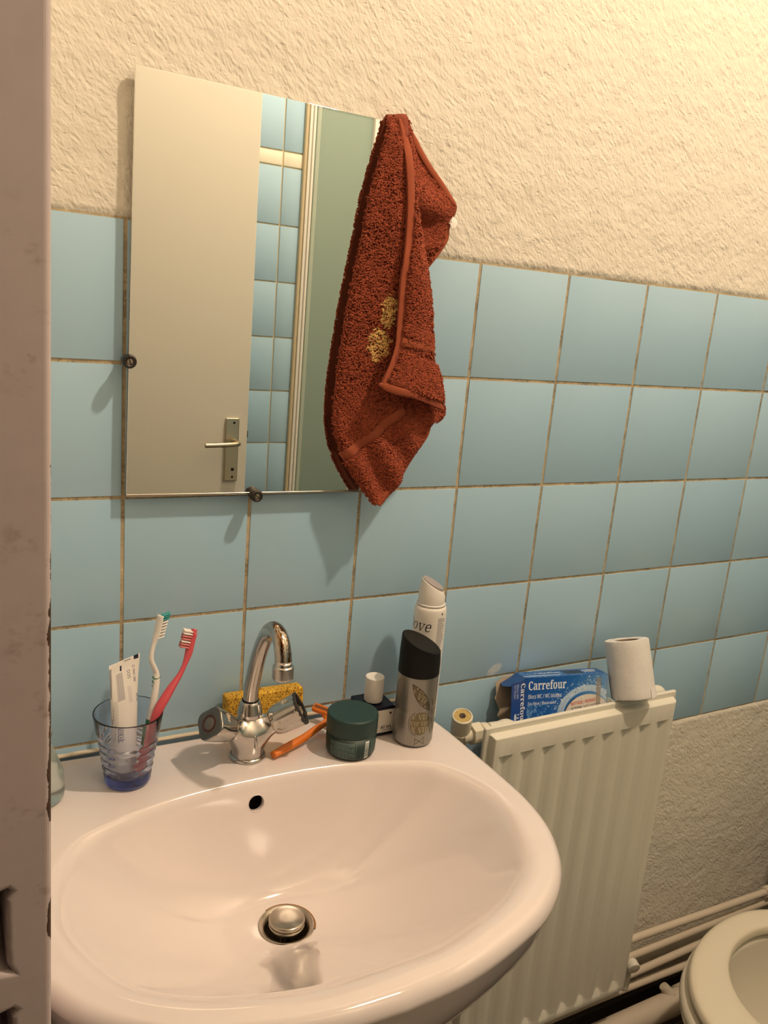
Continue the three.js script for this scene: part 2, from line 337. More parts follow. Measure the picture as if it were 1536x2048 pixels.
{
  const d = struct('door_1', 'plain cream door standing open, seen in the mirror, with a brass coloured lever handle');
  const paint = phys({ color: rgb(0.70, 0.68, 0.61), roughness: 0.42, clearcoat: 0.35, clearcoatRoughness: 0.38 });
  const brass = phys({ color: rgb(0.62, 0.55, 0.42), metalness: 1, roughness: 0.32 });
  mesh('door_leaf', moved(box(0.685, 2.01, 0.04, 0.003), 0.2255, 1.015, 1.245), paint, d);
  const h = new THREE.Group(); h.name = 'handle_set'; d.add(h);
  mesh('back_plate', moved(box(0.038, 0.174, 0.008, 0.003, 3), 0.523, 1.026, 1.221), brass, h);
  mesh('lever', sweep([[0.529, 1.049, 1.218], [0.529, 1.049, 1.19], [0.526, 1.049, 1.178], [0.51, 1.048, 1.174], [0.47, 1.046, 1.174], [0.436, 1.045, 1.175]], t => t < 0.3 ? 0.0075 : [0.0062, 0.0055], 60, 16), brass, h);
  for (const [y, r] of [[1.1, 0.0034], [0.972, 0.0045], [0.951, 0.0034]]) mesh(r > 0.004 ? 'keyhole' : 'screw', moved(lathe([[0, 0.0012], [r * 0.8, 0.001], [r, 0], [r, -0.003], [0, -0.003]], 16).rotateX(-Math.PI / 2), 0.527, y, 1.2165), M.black, h);  // keyhole is a solid black disc; the darkness of the opening is painted
  mesh('latch', moved(box(0.008, 0.02, 0.012, 0.002), 0.571, 1.066, 1.245), std({ color: rgb(0.05, 0.04, 0.03), roughness: 0.4, metalness: 0.6 }), d);
}
// ------------------------------------------------------------------ mirror
{
  const m = thing('wall_mirror', 'frameless rectangular mirror on the tiled wall above the basin, a red towel over its corner', 'mirror', [0.1503, 1.4224, 0]);
  m.rotation.z = -0.0096;
  const W = 0.2955, Hh = 0.4447;
  mesh('glass', moved(box(W, Hh, 0.005, 0.0008, 2), 0, 0, 0.0115), phys({ color: rgb(0.90, 0.92, 0.89), metalness: 1, roughness: 0.0 }), m);
  mesh('backing', moved(box(W - 0.002, Hh - 0.002, 0.002, 0.0005), 0, 0, 0.0078), std({ color: rgb(0.12, 0.10, 0.08), roughness: 0.7 }), m);
  mesh('edge_highlight_strip', moved(box(W, 0.003, 0.0078, 0.0008), 0, -Hh / 2 - 0.0012, 0.0102), phys({ color: rgb(0.55, 0.5, 0.43), metalness: 1, roughness: 0.25 }), m);  // bright strip added to imitate the highlight along the lower glass edge
  const knobM = std({ color: rgb(0.035, 0.03, 0.026), roughness: 0.35, metalness: 0.5 });
  const kp = lathe(profile([[0, 0.0105], [0.0036, 0.0105, 0.0003], [0.0036, 0.0122], [0.0062, 0.0126, 0.0008], [0.0078, 0.009, 0.0015], [0.0078, 0.003, 0.001], [0.0062, -0.001], [0.0062, -0.008], [0, -0.008]]), 32).rotateX(Math.PI / 2);
  const screw = moved(lathe([[0, 0.0004], [0.0032, 0.0002], [0.0036, -0.0004], [0, -0.0006]], 20).rotateX(Math.PI / 2), 0, 0, 0.0113);
  const slot = moved(new THREE.BoxGeometry(0.0009, 0.0062, 0.0012), 0, 0, 0.0117);
  const screwM = std({ color: rgb(0.35, 0.30, 0.24), metalness: 0.8, roughness: 0.4 });
  for (const [x, y, a] of [[-0.1490, -0.0725, 0.25], [0.004, -0.2245, 1.0]]) {
    const k = mesh('knob', kp, knobM, m, [x, y, 0.0155]);
    mesh('screw', screw, screwM, k); mesh('screw_slot', slot, M.black, k, [0, 0, 0], [0, 0, a]);  // slot is a raised black bar; the darkness of the groove is painted
  }
}
// ------------------------------------------------------------------ washbasin
const BY = 0.88, BCX = 0.1375, BCZ = 0.272, DR = V3(0.139, 0, 0.2225);
const basinProfile = (() => {
  // half outlines (dx >= 0, z) from the back to the front, turned into polar radii about the centre
  const outer = [[0, 0.003], [0.15, 0.003], [0.262, 0.003], [0.272, 0.006], [0.2765, 0.016], [0.279, 0.05], [0.284, 0.096], [0.2865, 0.168], [0.2875, 0.22], [0.2865, 0.272], [0.277, 0.323], [0.2585, 0.364], [0.2385, 0.392], [0.2125, 0.4155], [0.176, 0.438], [0.118, 0.459], [0.06, 0.472], [0, 0.476]];
  const lip = [[0, 0.1365], [0.06, 0.1375], [0.11, 0.1425], [0.163, 0.155], [0.2085, 0.176], [0.238, 0.222], [0.2455, 0.279], [0.226, 0.342], [0.204, 0.378], [0.161, 0.409], [0.105, 0.43], [0.06, 0.441], [0, 0.444]];
  const polar = pts => {
    const c = new THREE.CatmullRomCurve3(pts.map(p => V3(p[0], 0, p[1] - BCZ)), false, 'centripetal').getPoints(600).map(p => [Math.atan2(p.x, -p.z), Math.hypot(p.x, p.z)]);
    return th => { let a = Math.abs(((th + Math.PI) % (2 * Math.PI) + 2 * Math.PI) % (2 * Math.PI) - Math.PI), i = 0; let lo = 0, hi = c.length - 1; while (hi - lo > 1) { i = (lo + hi) >> 1; if (c[i][0] <= a) lo = i; else hi = i; } const t = clamp((a - c[lo][0]) / Math.max(1e-9, c[hi][0] - c[lo][0])); return lerp(c[lo][1], c[hi][1], t); };
  };
  return { outer: polar(outer), lip: polar(lip) };
})();
const BOWL = 0.131;
function bowlY(s, n) {      // s: 0 at the lip, 1 at the drain; depth below the rim; n: how steep the wall is
  const t = 1 - s; return BOWL * (1 - Math.pow(t, n));
}
let basinOverflow;
{
  const b = thing('washbasin', 'white ceramic wall washbasin with a wide rounded bowl below the mirror', 'washbasin', [BCX, BY, BCZ]);
  const N = 360, rings = [], dir = i => { const th = -i / N * 2 * Math.PI; return [Math.sin(th), -Math.cos(th), th]; };
  const ring = f => { const r = []; for (let i = 0; i < N; i++) r.push(f(...dir(i))); rings.push(r); };
  const drainR = 0.0305, dx = DR.x - BCX, dz = DR.z - BCZ;
  // underside: shell below the bowl, up the outside
  const under = [[0.30, -0.185], [0.42, -0.18], [0.55, -0.165], [0.68, -0.14], [0.79, -0.112], [0.885, -0.082], [0.950, -0.055], [0.978, -0.036]];
  ring((x, z) => V3(dx + x * 0.026, -0.19, dz + z * 0.026));
  for (const [k, y] of under) ring((x, z, th) => { const r = basinProfile.outer(th) * k; return V3(x * r, y, Math.max(z * r, 0.003 - BCZ + 0.0)); });
  // rolled edge
  for (let q = 0; q <= 8; q++) { const a = q / 8 * Math.PI / 2; ring((x, z, th) => { const R = basinProfile.outer(th), e = 0.014; const r = R - e * (1 - Math.cos(a)) - (q === 0 ? 0.0015 : 0); return V3(x * r, -0.017 + 0.017 * Math.sin(a) - 0.0012, z * r); }); }
  // ledge, lip and bowl by distance from the lip, with the lip rounded over by averaging
  const W = 0.011;
  const at = (th, d, R, L) => { // d < 0 outside the lip (on the ledge), d > 0 inside
    const len = L - 0.03, st = lerp(1.06, 2.6, Math.pow(0.5 + 0.5 * Math.cos(th), 0.8)); let s = 0; const n = 61;
    for (let k = 0; k < n; k++) { const e = d + W * (2 * k / (n - 1) - 1); s += e <= 0 ? 0 : bowlY(clamp(e / len), st); }
    return -s / n;
  };
  for (let q = 1; q <= 10; q++) ring((x, z, th) => { const R = basinProfile.outer(th) - 0.014, L = basinProfile.lip(th), r = lerp(R, L + Math.min(0.012, (R - L) * 0.5), q / 10); return V3(x * r, at(th, L - r, R, L) - 0.0012 * (1 - q / 10), z * r); });
  const G = 150;
  for (let q = 1; q <= G; q++) ring((x, z, th) => {
    const R = basinProfile.outer(th) - 0.014, L = basinProfile.lip(th), start = L + Math.min(0.012, (R - L) * 0.5);
    const u = q / G, r = lerp(start, 0, u), d = L - r, s = clamp(d / (L - 0.03));
    const w = clamp((start - r) / start);
    // the rings close on the drain, which lies off centre
    const r2 = lerp(start, drainR, u);
    return V3(x * r2 + dx * w, at(th, L - lerp(start, 0.0305, u), R, L), z * r2 + dz * w);
  });
  // waste: turned down at the drain
  ring((x, z) => V3(x * (drainR - 0.002) + dx, -BOWL - 0.004, z * (drainR - 0.002) + dz));
  ring((x, z) => V3(x * 0.0265 + dx, -BOWL - 0.012, z * 0.0265 + dz));
  ring((x, z) => V3(x * 0.026 + dx, -0.19, z * 0.026 + dz));
  const g = loft(rings, false);
  // overflow hole in the back slope of the bowl: drop the faces inside it and draw its edge round
  const p = g.attributes.position, oc = V3(0.130 - BCX, -0.026, 0.158 - BCZ), orad = 0.0098;
  { // put the centre on the surface
    let best = 1e9, bi = 0; for (let i = 0; i < p.count; i++) { const j = Math.floor(i / N); if (j < 30 || j > 150) continue; const d = (p.getX(i) - oc.x) ** 2 + (p.getY(i) - oc.y) ** 2 * 2 + (p.getZ(i) - oc.z) ** 2 * 0.2; if (d < best) { best = d; bi = i; } }
    oc.fromBufferAttribute(p, bi);
    const nn = V3().fromBufferAttribute(g.attributes.normal, bi), ux = V3(1, 0, 0).addScaledVector(nn, -nn.x).normalize(), uy = V3().crossVectors(nn, ux);
    basinOverflow = { c: oc.clone(), n: nn.clone(), r: orad };
    const loc = i => { const q = V3().fromBufferAttribute(p, i).sub(oc); return [q.dot(ux), q.dot(uy), q.dot(nn)]; };
    const idx = g.index.array, keep = []; const near = i => { const l = loc(i); return Math.abs(l[2]) < 0.03 && Math.hypot(l[0], l[1]) < orad; };
    const rimV = new Set();
    for (let k = 0; k < idx.length; k += 3) {
      const a = near(idx[k]), b2 = near(idx[k + 1]), c = near(idx[k + 2]);
      if (a || b2 || c) { [idx[k], idx[k + 1], idx[k + 2]].forEach(i => { if (!near(i)) rimV.add(i); }); if (a && b2 && c) continue; continue; }
      keep.push(idx[k], idx[k + 1], idx[k + 2]);
    }
    for (const i of rimV) { const l = loc(i), d = Math.hypot(l[0], l[1]), q = V3().copy(oc).addScaledVector(ux, l[0] / d * orad).addScaledVector(uy, l[1] / d * orad).addScaledVector(nn, l[2]); p.setXYZ(i, q.x, q.y, q.z); }
    g.setIndex(keep);
  }
  mesh('bowl', g, M.porcelain, b);
  const liner = lathe([[0.0106, -0.0010], [0.0102, 0.0003], [0.0095, 0.0001], [0.0091, -0.0016], [0.0091, -0.007], [0.0099, -0.007], [0.0106, -0.0010]], 40);
  const q = new THREE.Quaternion().setFromUnitVectors(V3(0, 1, 0), basinOverflow.n);
  const lm = mesh('overflow_lip', liner, M.porcelain, b); lm.position.copy(basinOverflow.c); lm.quaternion.copy(q);
  // drain with a raised pop-up plug
  const dr = new THREE.Group(); dr.name = 'drain'; dr.position.set(dx, -BOWL, dz); b.add(dr);
  const steel = phys({ color: rgb(0.42, 0.38, 0.32), metalness: 1, roughness: 0.24 });
  mesh('flange', lathe(profile([[0.0228, -0.02], [0.0228, -0.004, 0.002], [0.026, 0.0005, 0.002], [0.0305, 0.0026, 0.001], [0.0318, 0.001, 0.0006], [0.030, -0.003], [0.025, -0.02]]), 64), steel, dr);
  mesh('rust_ring', new THREE.TorusGeometry(0.0320, 0.0011, 6, 60, 2.6).rotateX(-Math.PI / 2).rotateY(-0.6), std({ color: rgb(0.28, 0.13, 0.04), roughness: 0.9 }), dr, [0, 0.0008, 0]);
  mesh('waste_throat', lathe([[0.0228, 0], [0.0228, -0.055], [0, -0.055]], 40), std({ color: rgb(0.16, 0.12, 0.085), roughness: 0.7 }), dr, [0, -0.006, 0]);
  mesh('plug', lathe(profile([[0, 0.0120], [0.011, 0.0118, 0.004], [0.0198, 0.0105, 0.002], [0.0208, 0.0068, 0.0008], [0.0192, 0.0058], [0.0194, 0.004], [0.0204, 0.0032, 0.0005], [0.0200, -0.001, 0.0005], [0.006, -0.002], [0.004, -0.03], [0, -0.03]]), 56), steel, dr);
  // sealant line between basin and tiles
  mesh('sealant', sweep([[-0.27, 0.0005, -BCZ + 0.0035], [-0.1, 0.0015, -BCZ + 0.0035], [0.1, 0.0015, -BCZ + 0.0035], [0.262, 0.0005, -BCZ + 0.0035]], t => [0.0022 + 0.0009 * noise(t * 30, 3), 0.0034 + 0.001 * noise(t * 40, 8)], 160, 10, { side: [0, 1, 0] }), std({ color: rgb(0.66, 0.58, 0.45), roughness: 0.8 }), b);
}
// waste trap below the basin
{
  const t = thing('basin_trap', 'pale plastic waste trap and pipe under the washbasin', 'waste pipe', [0.139, 0, 0.2225]);
  const pl = std({ color: rgb(0.62, 0.55, 0.45), roughness: 0.5 });
  mesh('bottle_trap', lathe(profile([[0, 0.52], [0.03, 0.52, 0.006], [0.033, 0.56, 0.004], [0.033, 0.66, 0.006], [0.02, 0.67, 0.003], [0.02, 0.685, 0.003], [0, 0.685]]), 32), pl, t);
  mesh('outlet_pipe', sweep([[0.03, 0.62, 0], [0.09, 0.615, -0.03], [0.16, 0.60, -0.12], [0.20, 0.5, -0.15], [0.2, 0.3, -0.15], [0.2, 0.19, -0.15]], 0.018, 60, 16), pl, t);
}
// ------------------------------------------------------------------ mixer tap
{
  const t = thing('mixer_tap', 'worn chrome two handle mixer tap with a curved swan neck spout on the basin', 'tap', [0.138, BY, 0.0745]);
  const wearN = tileNoise(16, 31), wearF = tileNoise(120, 32);
  const wear = dataTex(512, 512, (u, v) => { const s = smooth(0.70, 0.76, wearN(u, v) * 0.72 + wearF(u, v) * 0.28), sp = smooth(0.86, 0.9, wearF(v, u)); const k = 0.74 - 0.12 * sp; return s > 0.5 ? [0.80, 0.72, 0.60] : [k, k * 0.985, k * 0.955]; });
  const wearMetal = dataTex(512, 512, (u, v) => { const s = smooth(0.70, 0.76, wearN(u, v) * 0.72 + wearF(u, v) * 0.28); return [1, 0.16 + 0.5 * s, 1 - 0.75 * s]; }, false);
  const chromeWorn = phys({ map: wear, metalness: 1, roughness: 1, metalnessMap: wearMetal, roughnessMap: wearMetal });
  // body: smooth union of a flared column and two arms
  const mc = new MarchingCubes(84, std({}), false, false, 400000); mc.isolation = 0;
  const S = 0.052, axes = [V3(-0.80, 0.50, 0.30).normalize(), V3(0.80, 0.50, 0.30).normalize()], cy = 0.029;
  const prof = y => y < 0 ? 0.0215 : y < 0.006 ? lerp(0.0218, 0.0195, y / 0.006) : y < 0.036 ? lerp(0.0195, 0.0250, smooth(0.006, 0.030, y)) : lerp(0.0250, 0.0105, smooth(0.036, 0.062, y));
  const smin = (a, b, k) => { const h = clamp(0.5 + 0.5 * (b - a) / k); return lerp(b, a, h) - k * h * (1 - h); };
  for (let k = 0; k < 84; k++) for (let j = 0; j < 84; j++) for (let i = 0; i < 84; i++) {
    const x = (i - 42) / 42 * S, y = (j - 42) / 42 * S + 0.040, z = (k - 42) / 42 * S;
    let d = Math.max(Math.hypot(x, z) - prof(y), -y, y - 0.058);
    for (const a of axes) { const px = x, py = y - cy, pz = z, h = clamp(px * a.x + py * a.y + pz * a.z, 0, 0.036); const dd = Math.hypot(px - a.x * h, py - a.y * h, pz - a.z * h) - 0.0135; d = smin(d, dd, 0.010); }
    d = Math.max(d, -y);
    mc.field[i + j * 84 + k * 84 * 84] = -d;
  }
  mc.update();
  const n = mc.count, bp = mc.positionArray.slice(0, n * 3); for (let i = 0; i < n; i++) { bp[3 * i] *= S; bp[3 * i + 1] = bp[3 * i + 1] * S + 0.040; bp[3 * i + 2] *= S; }
  let bg = new THREE.BufferGeometry(); bg.setAttribute('position', new THREE.BufferAttribute(bp, 3)); bg = mergeVertices(bg, 1e-5); bg.computeVertexNormals(); worldUV(bg, 0, 1, 8);
  mesh('body', bg, M.chrome, t);
  mesh('base_ring', lathe(profile([[0.0205, 0], [0.0222, 0.0003, 0.0004], [0.0222, 0.003, 0.001], [0.0205, 0.0045]]), 48), M.chrome, t);
  mesh('pin', sweep([[-0.001, 0.0395, 0.0235], [0.0, 0.034, 0.0262], [0.001, 0.026, 0.0268], [0.001, 0.022, 0.0255]], 0.0017, 16, 10), M.chrome, t);
  mesh('collar', lathe(profile([[0.0105, 0.055], [0.0150, 0.0555, 0.001], [0.0155, 0.060, 0.001], [0.0125, 0.073, 0.001], [0.0108, 0.0755, 0.0006], [0.0090, 0.0755]]), 48), M.chrome, t, [0, 0, 0.001]);
  mesh('collar_gasket', lathe([[0.009, 0.0755], [0.0104, 0.0757], [0.0104, 0.077], [0.009, 0.0772]], 36), M.black, t, [0, 0, 0.001]);
  const rust = dataTex(256, 512, (u, v) => { const b = smooth(0.50, 0.66, wearN(u, v * 0.6) * 0.5 + wearF(u, v) * 0.5) * smooth(0.02, 0.1, u) * (1 - smooth(0.30, 0.42, u)); const k = 0.73; return [lerp(k, 0.50, b), lerp(k * 0.98, 0.33, b), lerp(k * 0.95, 0.17, b)]; });
  const spoutM = phys({ map: rust, metalness: 1, roughness: 0.17 });
  mesh('spout', sweep([[0, 0.074, 0.001], [-0.0002, 0.092, 0.003], [0, 0.112, 0.0085], [0, 0.138, 0.0185], [0, 0.163, 0.032], [0, 0.1835, 0.049], [0, 0.1925, 0.0665], [0, 0.1895, 0.083], [0, 0.1775, 0.0925], [0, 0.164, 0.0960], [0, 0.158, 0.0965]], 0.0093, 90, 28, { side: [1, 0, 0] }), spoutM, t);
  mesh('aerator', lathe(profile([[0, 0.0], [0.0095, 0.0, 0.0005], [0.0105, -0.0005], [0.0118, 0.001, 0.001], [0.0118, 0.0145, 0.001], [0.0098, 0.016, 0.0008], [0.0094, 0.0215], [0, 0.0215]]), 40), M.chrome, t, [0, 0.1475, 0.0962]);
  // handles: scalloped barrels; the right one has lost its cap
  const lob = (a, r, d) => r - d * (0.5 - 0.5 * Math.cos(4 * a));
  const grip = (broken) => {
    const L = broken ? 0.040 : 0.036, rings = [], n = 96, r = rng(9), prof2 = broken ? [[0, 0.0150], [0.001, 0.0158], [0.004, 0.0172], [0.010, 0.0188], [L - 0.003, 0.0205], [L, 0.0207]] : [[0, 0.0135], [0.001, 0.0146], [0.006, 0.0165], [0.020, 0.0192], [L - 0.003, 0.0208], [L - 0.0005, 0.0205], [L, 0.0192]];
    for (const [y, rad] of prof2) { const ring = []; for (let i = 0; i < n; i++) { const a = i / n * 2 * Math.PI; let yy = y; if (broken && y > L - 0.004) yy -= 0.0035 * Math.max(0, fbm(Math.cos(a) * 3 + 5, Math.sin(a) * 3, 3)) + (y >= L ? 0 : 0); const rr = lob(a, rad, 0.0034 * smooth(0.002, 0.02, y)); ring.push(V3(Math.cos(a) * rr, yy, -Math.sin(a) * rr)); } rings.push(ring); }
    if (broken) for (const [y, rad] of [[L - 0.001, 0.0192], [L - 0.016, 0.0180]]) { const ring = []; for (let i = 0; i < n; i++) { const a = i / n * 2 * Math.PI, rr = lob(a, rad, 0.0034); ring.push(V3(Math.cos(a) * rr, y - 0.003, -Math.sin(a) * rr)); } rings.push(ring); }
    return loft(rings);
  };
  const faceM = std({ color: rgb(0.12, 0.135, 0.14), roughness: 0.45, metalness: 0.3 });
  axes.forEach((a, i) => {
    const h = new THREE.Group(); h.name = 'handle'; h.position.copy(a).multiplyScalar(0.033).add(V3(0, cy, 0)); h.quaternion.setFromUnitVectors(V3(0, 1, 0), a); t.add(h);
    const q = new THREE.Quaternion().setFromAxisAngle(V3(0, 1, 0), i ? 0.6 : 0.35); h.quaternion.multiply(q);
    mesh('grip', grip(i === 1), i ? chromeWorn : chromeWorn, h);
    if (i === 0) {
      const rr = []; for (const [y, rad] of [[0.0352, 0.0200], [0.0370, 0.0200], [0.0374, 0.0192], [0.0374, 0.0105]]) { const ring = []; for (let k = 0; k < 72; k++) { const b = k / 72 * 2 * Math.PI, q2 = rad > 0.011 ? lob(b, rad, 0.0032) : rad; ring.push(V3(Math.cos(b) * q2, y, -Math.sin(b) * q2)); } rr.push(ring); }
      mesh('cap', loft(rr), faceM, h);
      mesh('indicator_ring', new THREE.TorusGeometry(0.0088, 0.0012, 10, 40).rotateX(Math.PI / 2), std({ color: rgb(0.075, 0.016, 0.012), roughness: 0.5 }), h, [0, 0.0374, 0]);
      mesh('cap_disc', lathe([[0, 0.0384], [0.006, 0.0382], [0.0082, 0.0376], [0.0082, 0.036]], 32), std({ color: rgb(0.22, 0.22, 0.21), roughness: 0.35, metalness: 0.5 }), h);
    } else { const rr = [], n = 120; for (const [y, k] of [[0.0362, 1.012], [0.0368, 1.03], [0.0400, 1.03], [0.0404, 1.0], [0.0400, 0.93], [0.0355, 0.92]]) { const ring = []; for (let i2 = 0; i2 < n; i2++) { const b = i2 / n * 2 * Math.PI, j = y < 0.037 ? 0.0045 * fbm(Math.cos(b) * 2.5 + 3, Math.sin(b) * 2.5, 3) : -0.0018 * Math.max(0, fbm(Math.cos(b) * 3 + 5, Math.sin(b) * 3, 3)), q2 = lob(b, 0.0203, 0.0034) * k; ring.push(V3(Math.cos(b) * q2, y + j, -Math.sin(b) * q2)); } rr.push(ring); } rr.push(rr[0].map(p => p.clone())); mesh('worn_rim', loft(rr, false), std({ color: rgb(0.03, 0.028, 0.025), roughness: 0.6 }), h); mesh('broken_edge', lathe([[0.0160, 0.0300], [0.0160, 0.0345], [0.0150, 0.0348], [0.0145, 0.026], [0, 0.026]], 40), std({ color: rgb(0.10, 0.09, 0.08), roughness: 0.6 }), h); }
  });
}
// ------------------------------------------------------------------ things on the basin ledge
// tumbler with horizontal bands of facets
{
  const t = thing('tumbler', 'blue tinted glass tumbler with ribbed sides holding toothbrushes and a tube', 'glass', [-0.0075, BY + 0.0008, 0.079]);
  const glass = phys({ color: rgb(0.90, 0.92, 0.97), roughness: 0.02, transmission: 1, thickness: 0.02, ior: 1.5, attenuationColor: rgb(0.20, 0.27, 0.58), attenuationDistance: 0.030 });
  const n = 96, rings = [];
  const out = [[0.0215, 0.0], [0.0245, 0.0008], [0.0260, 0.004], [0.0264, 0.010]];
  const rad = y => lerp(0.0263, 0.0382, Math.pow(clamp((y - 0.008) / 0.076), 1.05));
  const push = (r, y, f) => { const ring = []; for (let i = 0; i < n; i++) { const a = i / n * 2 * Math.PI, k = f ? r - f * (0.5 - 0.5 * Math.cos(16 * a)) : r; ring.push(V3(Math.cos(a) * k, y, -Math.sin(a) * k)); } rings.push(ring); };
  push(0.018, 0.0012); for (const [r, y] of out) push(r, y);
  for (let k = 0; k < 5; k++) for (let q = 0; q < 5; q++) { const y = 0.0125 + k * 0.0098 + q * 0.0098 / 5; push(rad(y) + [0, -0.0005, -0.0008, -0.0005, 0.0002][q], y, 0.0003); }
  push(rad(0.062) + 0.0002, 0.062); push(rad(0.075), 0.075); push(0.0384, 0.0848); push(0.0383, 0.0862); push(0.0376, 0.0868); push(0.0368, 0.0862);
  push(rad(0.07) - 0.0022, 0.07); push(rad(0.05) - 0.0034, 0.05); push(rad(0.03) - 0.0036, 0.03); push(0.0235, 0.0135); push(0.0205, 0.0110); push(0.010, 0.0104);
  mesh('glass_body', loft(rings), glass, t);
}
// toothpaste tube standing on its cap inside the tumbler
{
  const label = canvasTex(512, 2048, (c, w, h) => {
    c.fillStyle = '#e9e6e0'; c.fillRect(0, 0, w, h);
    c.save(); c.translate(w, 0); c.rotate(Math.PI / 2); // text runs along the tube; x along from the crimp, y across
    c.fillStyle = '#9a9a9e'; c.fillRect(60, 455, 1990, 57); c.fillStyle = '#6f6d80';
    for (let k = 0; k < 11; k++) { for (let x = 230; x < 780; x += 9) if ((x * 7 + k * 13) % 6 < 5) c.fillRect(x, 296 + k * 9, 7.5, 5.5); }
    c.fillStyle = '#5c5c78'; for (let k = 0; k < 3; k++) for (let x = 760; x < 1620; x += 10) if ((x * 3 + k * 17) % 7 < 4) c.fillRect(x, 400 + k * 16, 8, 4);
    for (let k = 0; k < 5; k++) for (let x = 560; x < 900; x += 9) if ((x * 5 + k * 11) % 6 < 3) c.fillRect(x, 190 + k * 12, 7, 5);
    c.fillStyle = '#141d3c'; c.fillRect(90, 300, 110, 26); c.fillRect(0, 20, 60, 80); c.fillRect(24, 150, 12, 110); c.fillStyle = '#1a2a5c'; c.font = 'bold 74px serif'; c.fillText('VISMAR:', 1330, 400);
    c.fillStyle = '#2a3050'; c.font = 'bold 50px sans-serif'; c.fillText('75ml / 24M', 250, 130); for (let k = 0; k < 3; k++) { c.beginPath(); c.arc(260 + k * 62, 200, 22, 0, 7); c.lineWidth = 9; c.strokeStyle = '#6f6d80'; c.stroke(); } c.beginPath(); c.arc(200, 112, 20, 0, 7); c.lineWidth = 7; c.strokeStyle = '#26356b'; c.stroke();
    c.font = 'bold 90px serif'; c.fillStyle = '#1d2f70'; c.fillText('WM', 760, 110);
    c.restore();
  });
  const t = thing('toothpaste_tube', 'white toothpaste tube with blue and grey print standing in the blue tumbler', 'toothpaste', [0, 0, 0]);
  const A = V3(-0.0120, BY + 0.0126, 0.0760), B = V3(-0.0112, 1.0285, 0.0745), n = 40, rings = [];
  const dir = V3(0.0384, 0.0, -0.0251).normalize(), nrm = V3(0.0251, 0, 0.0384).normalize();
  const S = (f, a, b) => { const c = V3().lerpVectors(A, B, f), ring = []; for (let i = 0; i < n; i++) { const q = i / n * 2 * Math.PI, cx = Math.cos(q), sx = Math.sin(q); ring.push(c.clone().addScaledVector(dir, cx * a).addScaledVector(nrm, sx * b * (1 + 0.1 * cx))); } rings.push(ring); };
  const lab = std({ map: label, roughness: 0.38 });
  for (const [f, a, b] of [[0.165, 0.010, 0.009], [0.172, 0.0135, 0.012], [0.19, 0.0148, 0.0132], [0.3, 0.0155, 0.0126], [0.45, 0.0168, 0.0108], [0.6, 0.0182, 0.0085], [0.72, 0.0196, 0.0060], [0.83, 0.0210, 0.0034], [0.915, 0.0224, 0.0012], [0.93, 0.0226, 0.0007], [0.98, 0.0229, 0.0006], [1, 0.0229, 0.0005]]) S(f, a, b);
  const g = loft(rings), p = g.attributes.position, uv = g.attributes.uv, v = V3();
  for (let i = 0; i < p.count; i++) { v.fromBufferAttribute(p, i).sub(A); const along = v.length() / A.distanceTo(B); uv.setXY(i, clamp(0.5 + v.dot(dir) / 0.047, 0.01, 0.99), clamp((along - 0.16) / 0.84, 0.003, 0.997)); }
  mesh('tube_body', g, lab, t);
  const axis = B.clone().sub(A).normalize(), cap = lathe(profile([[0, 0], [0.0128, 0, 0.0012], [0.0137, 0.0225, 0.0012], [0.011, 0.0245], [0, 0.0245]]), 40);
  const cm = mesh('screw_cap', cap, M.whitePlastic, t); cm.position.copy(A); cm.quaternion.setFromUnitVectors(V3(0, 1, 0), axis);
}
function bristles(parent, name, mat, pts, dir, len, rad) {
  pts.forEach(([p, l]) => mesh(name, tube(p, [p[0] + dir[0] * (l || len), p[1] + dir[1] * (l || len), p[2] + dir[2] * (l || len)], rad, 8, rad * 1.25), mat, parent));
}
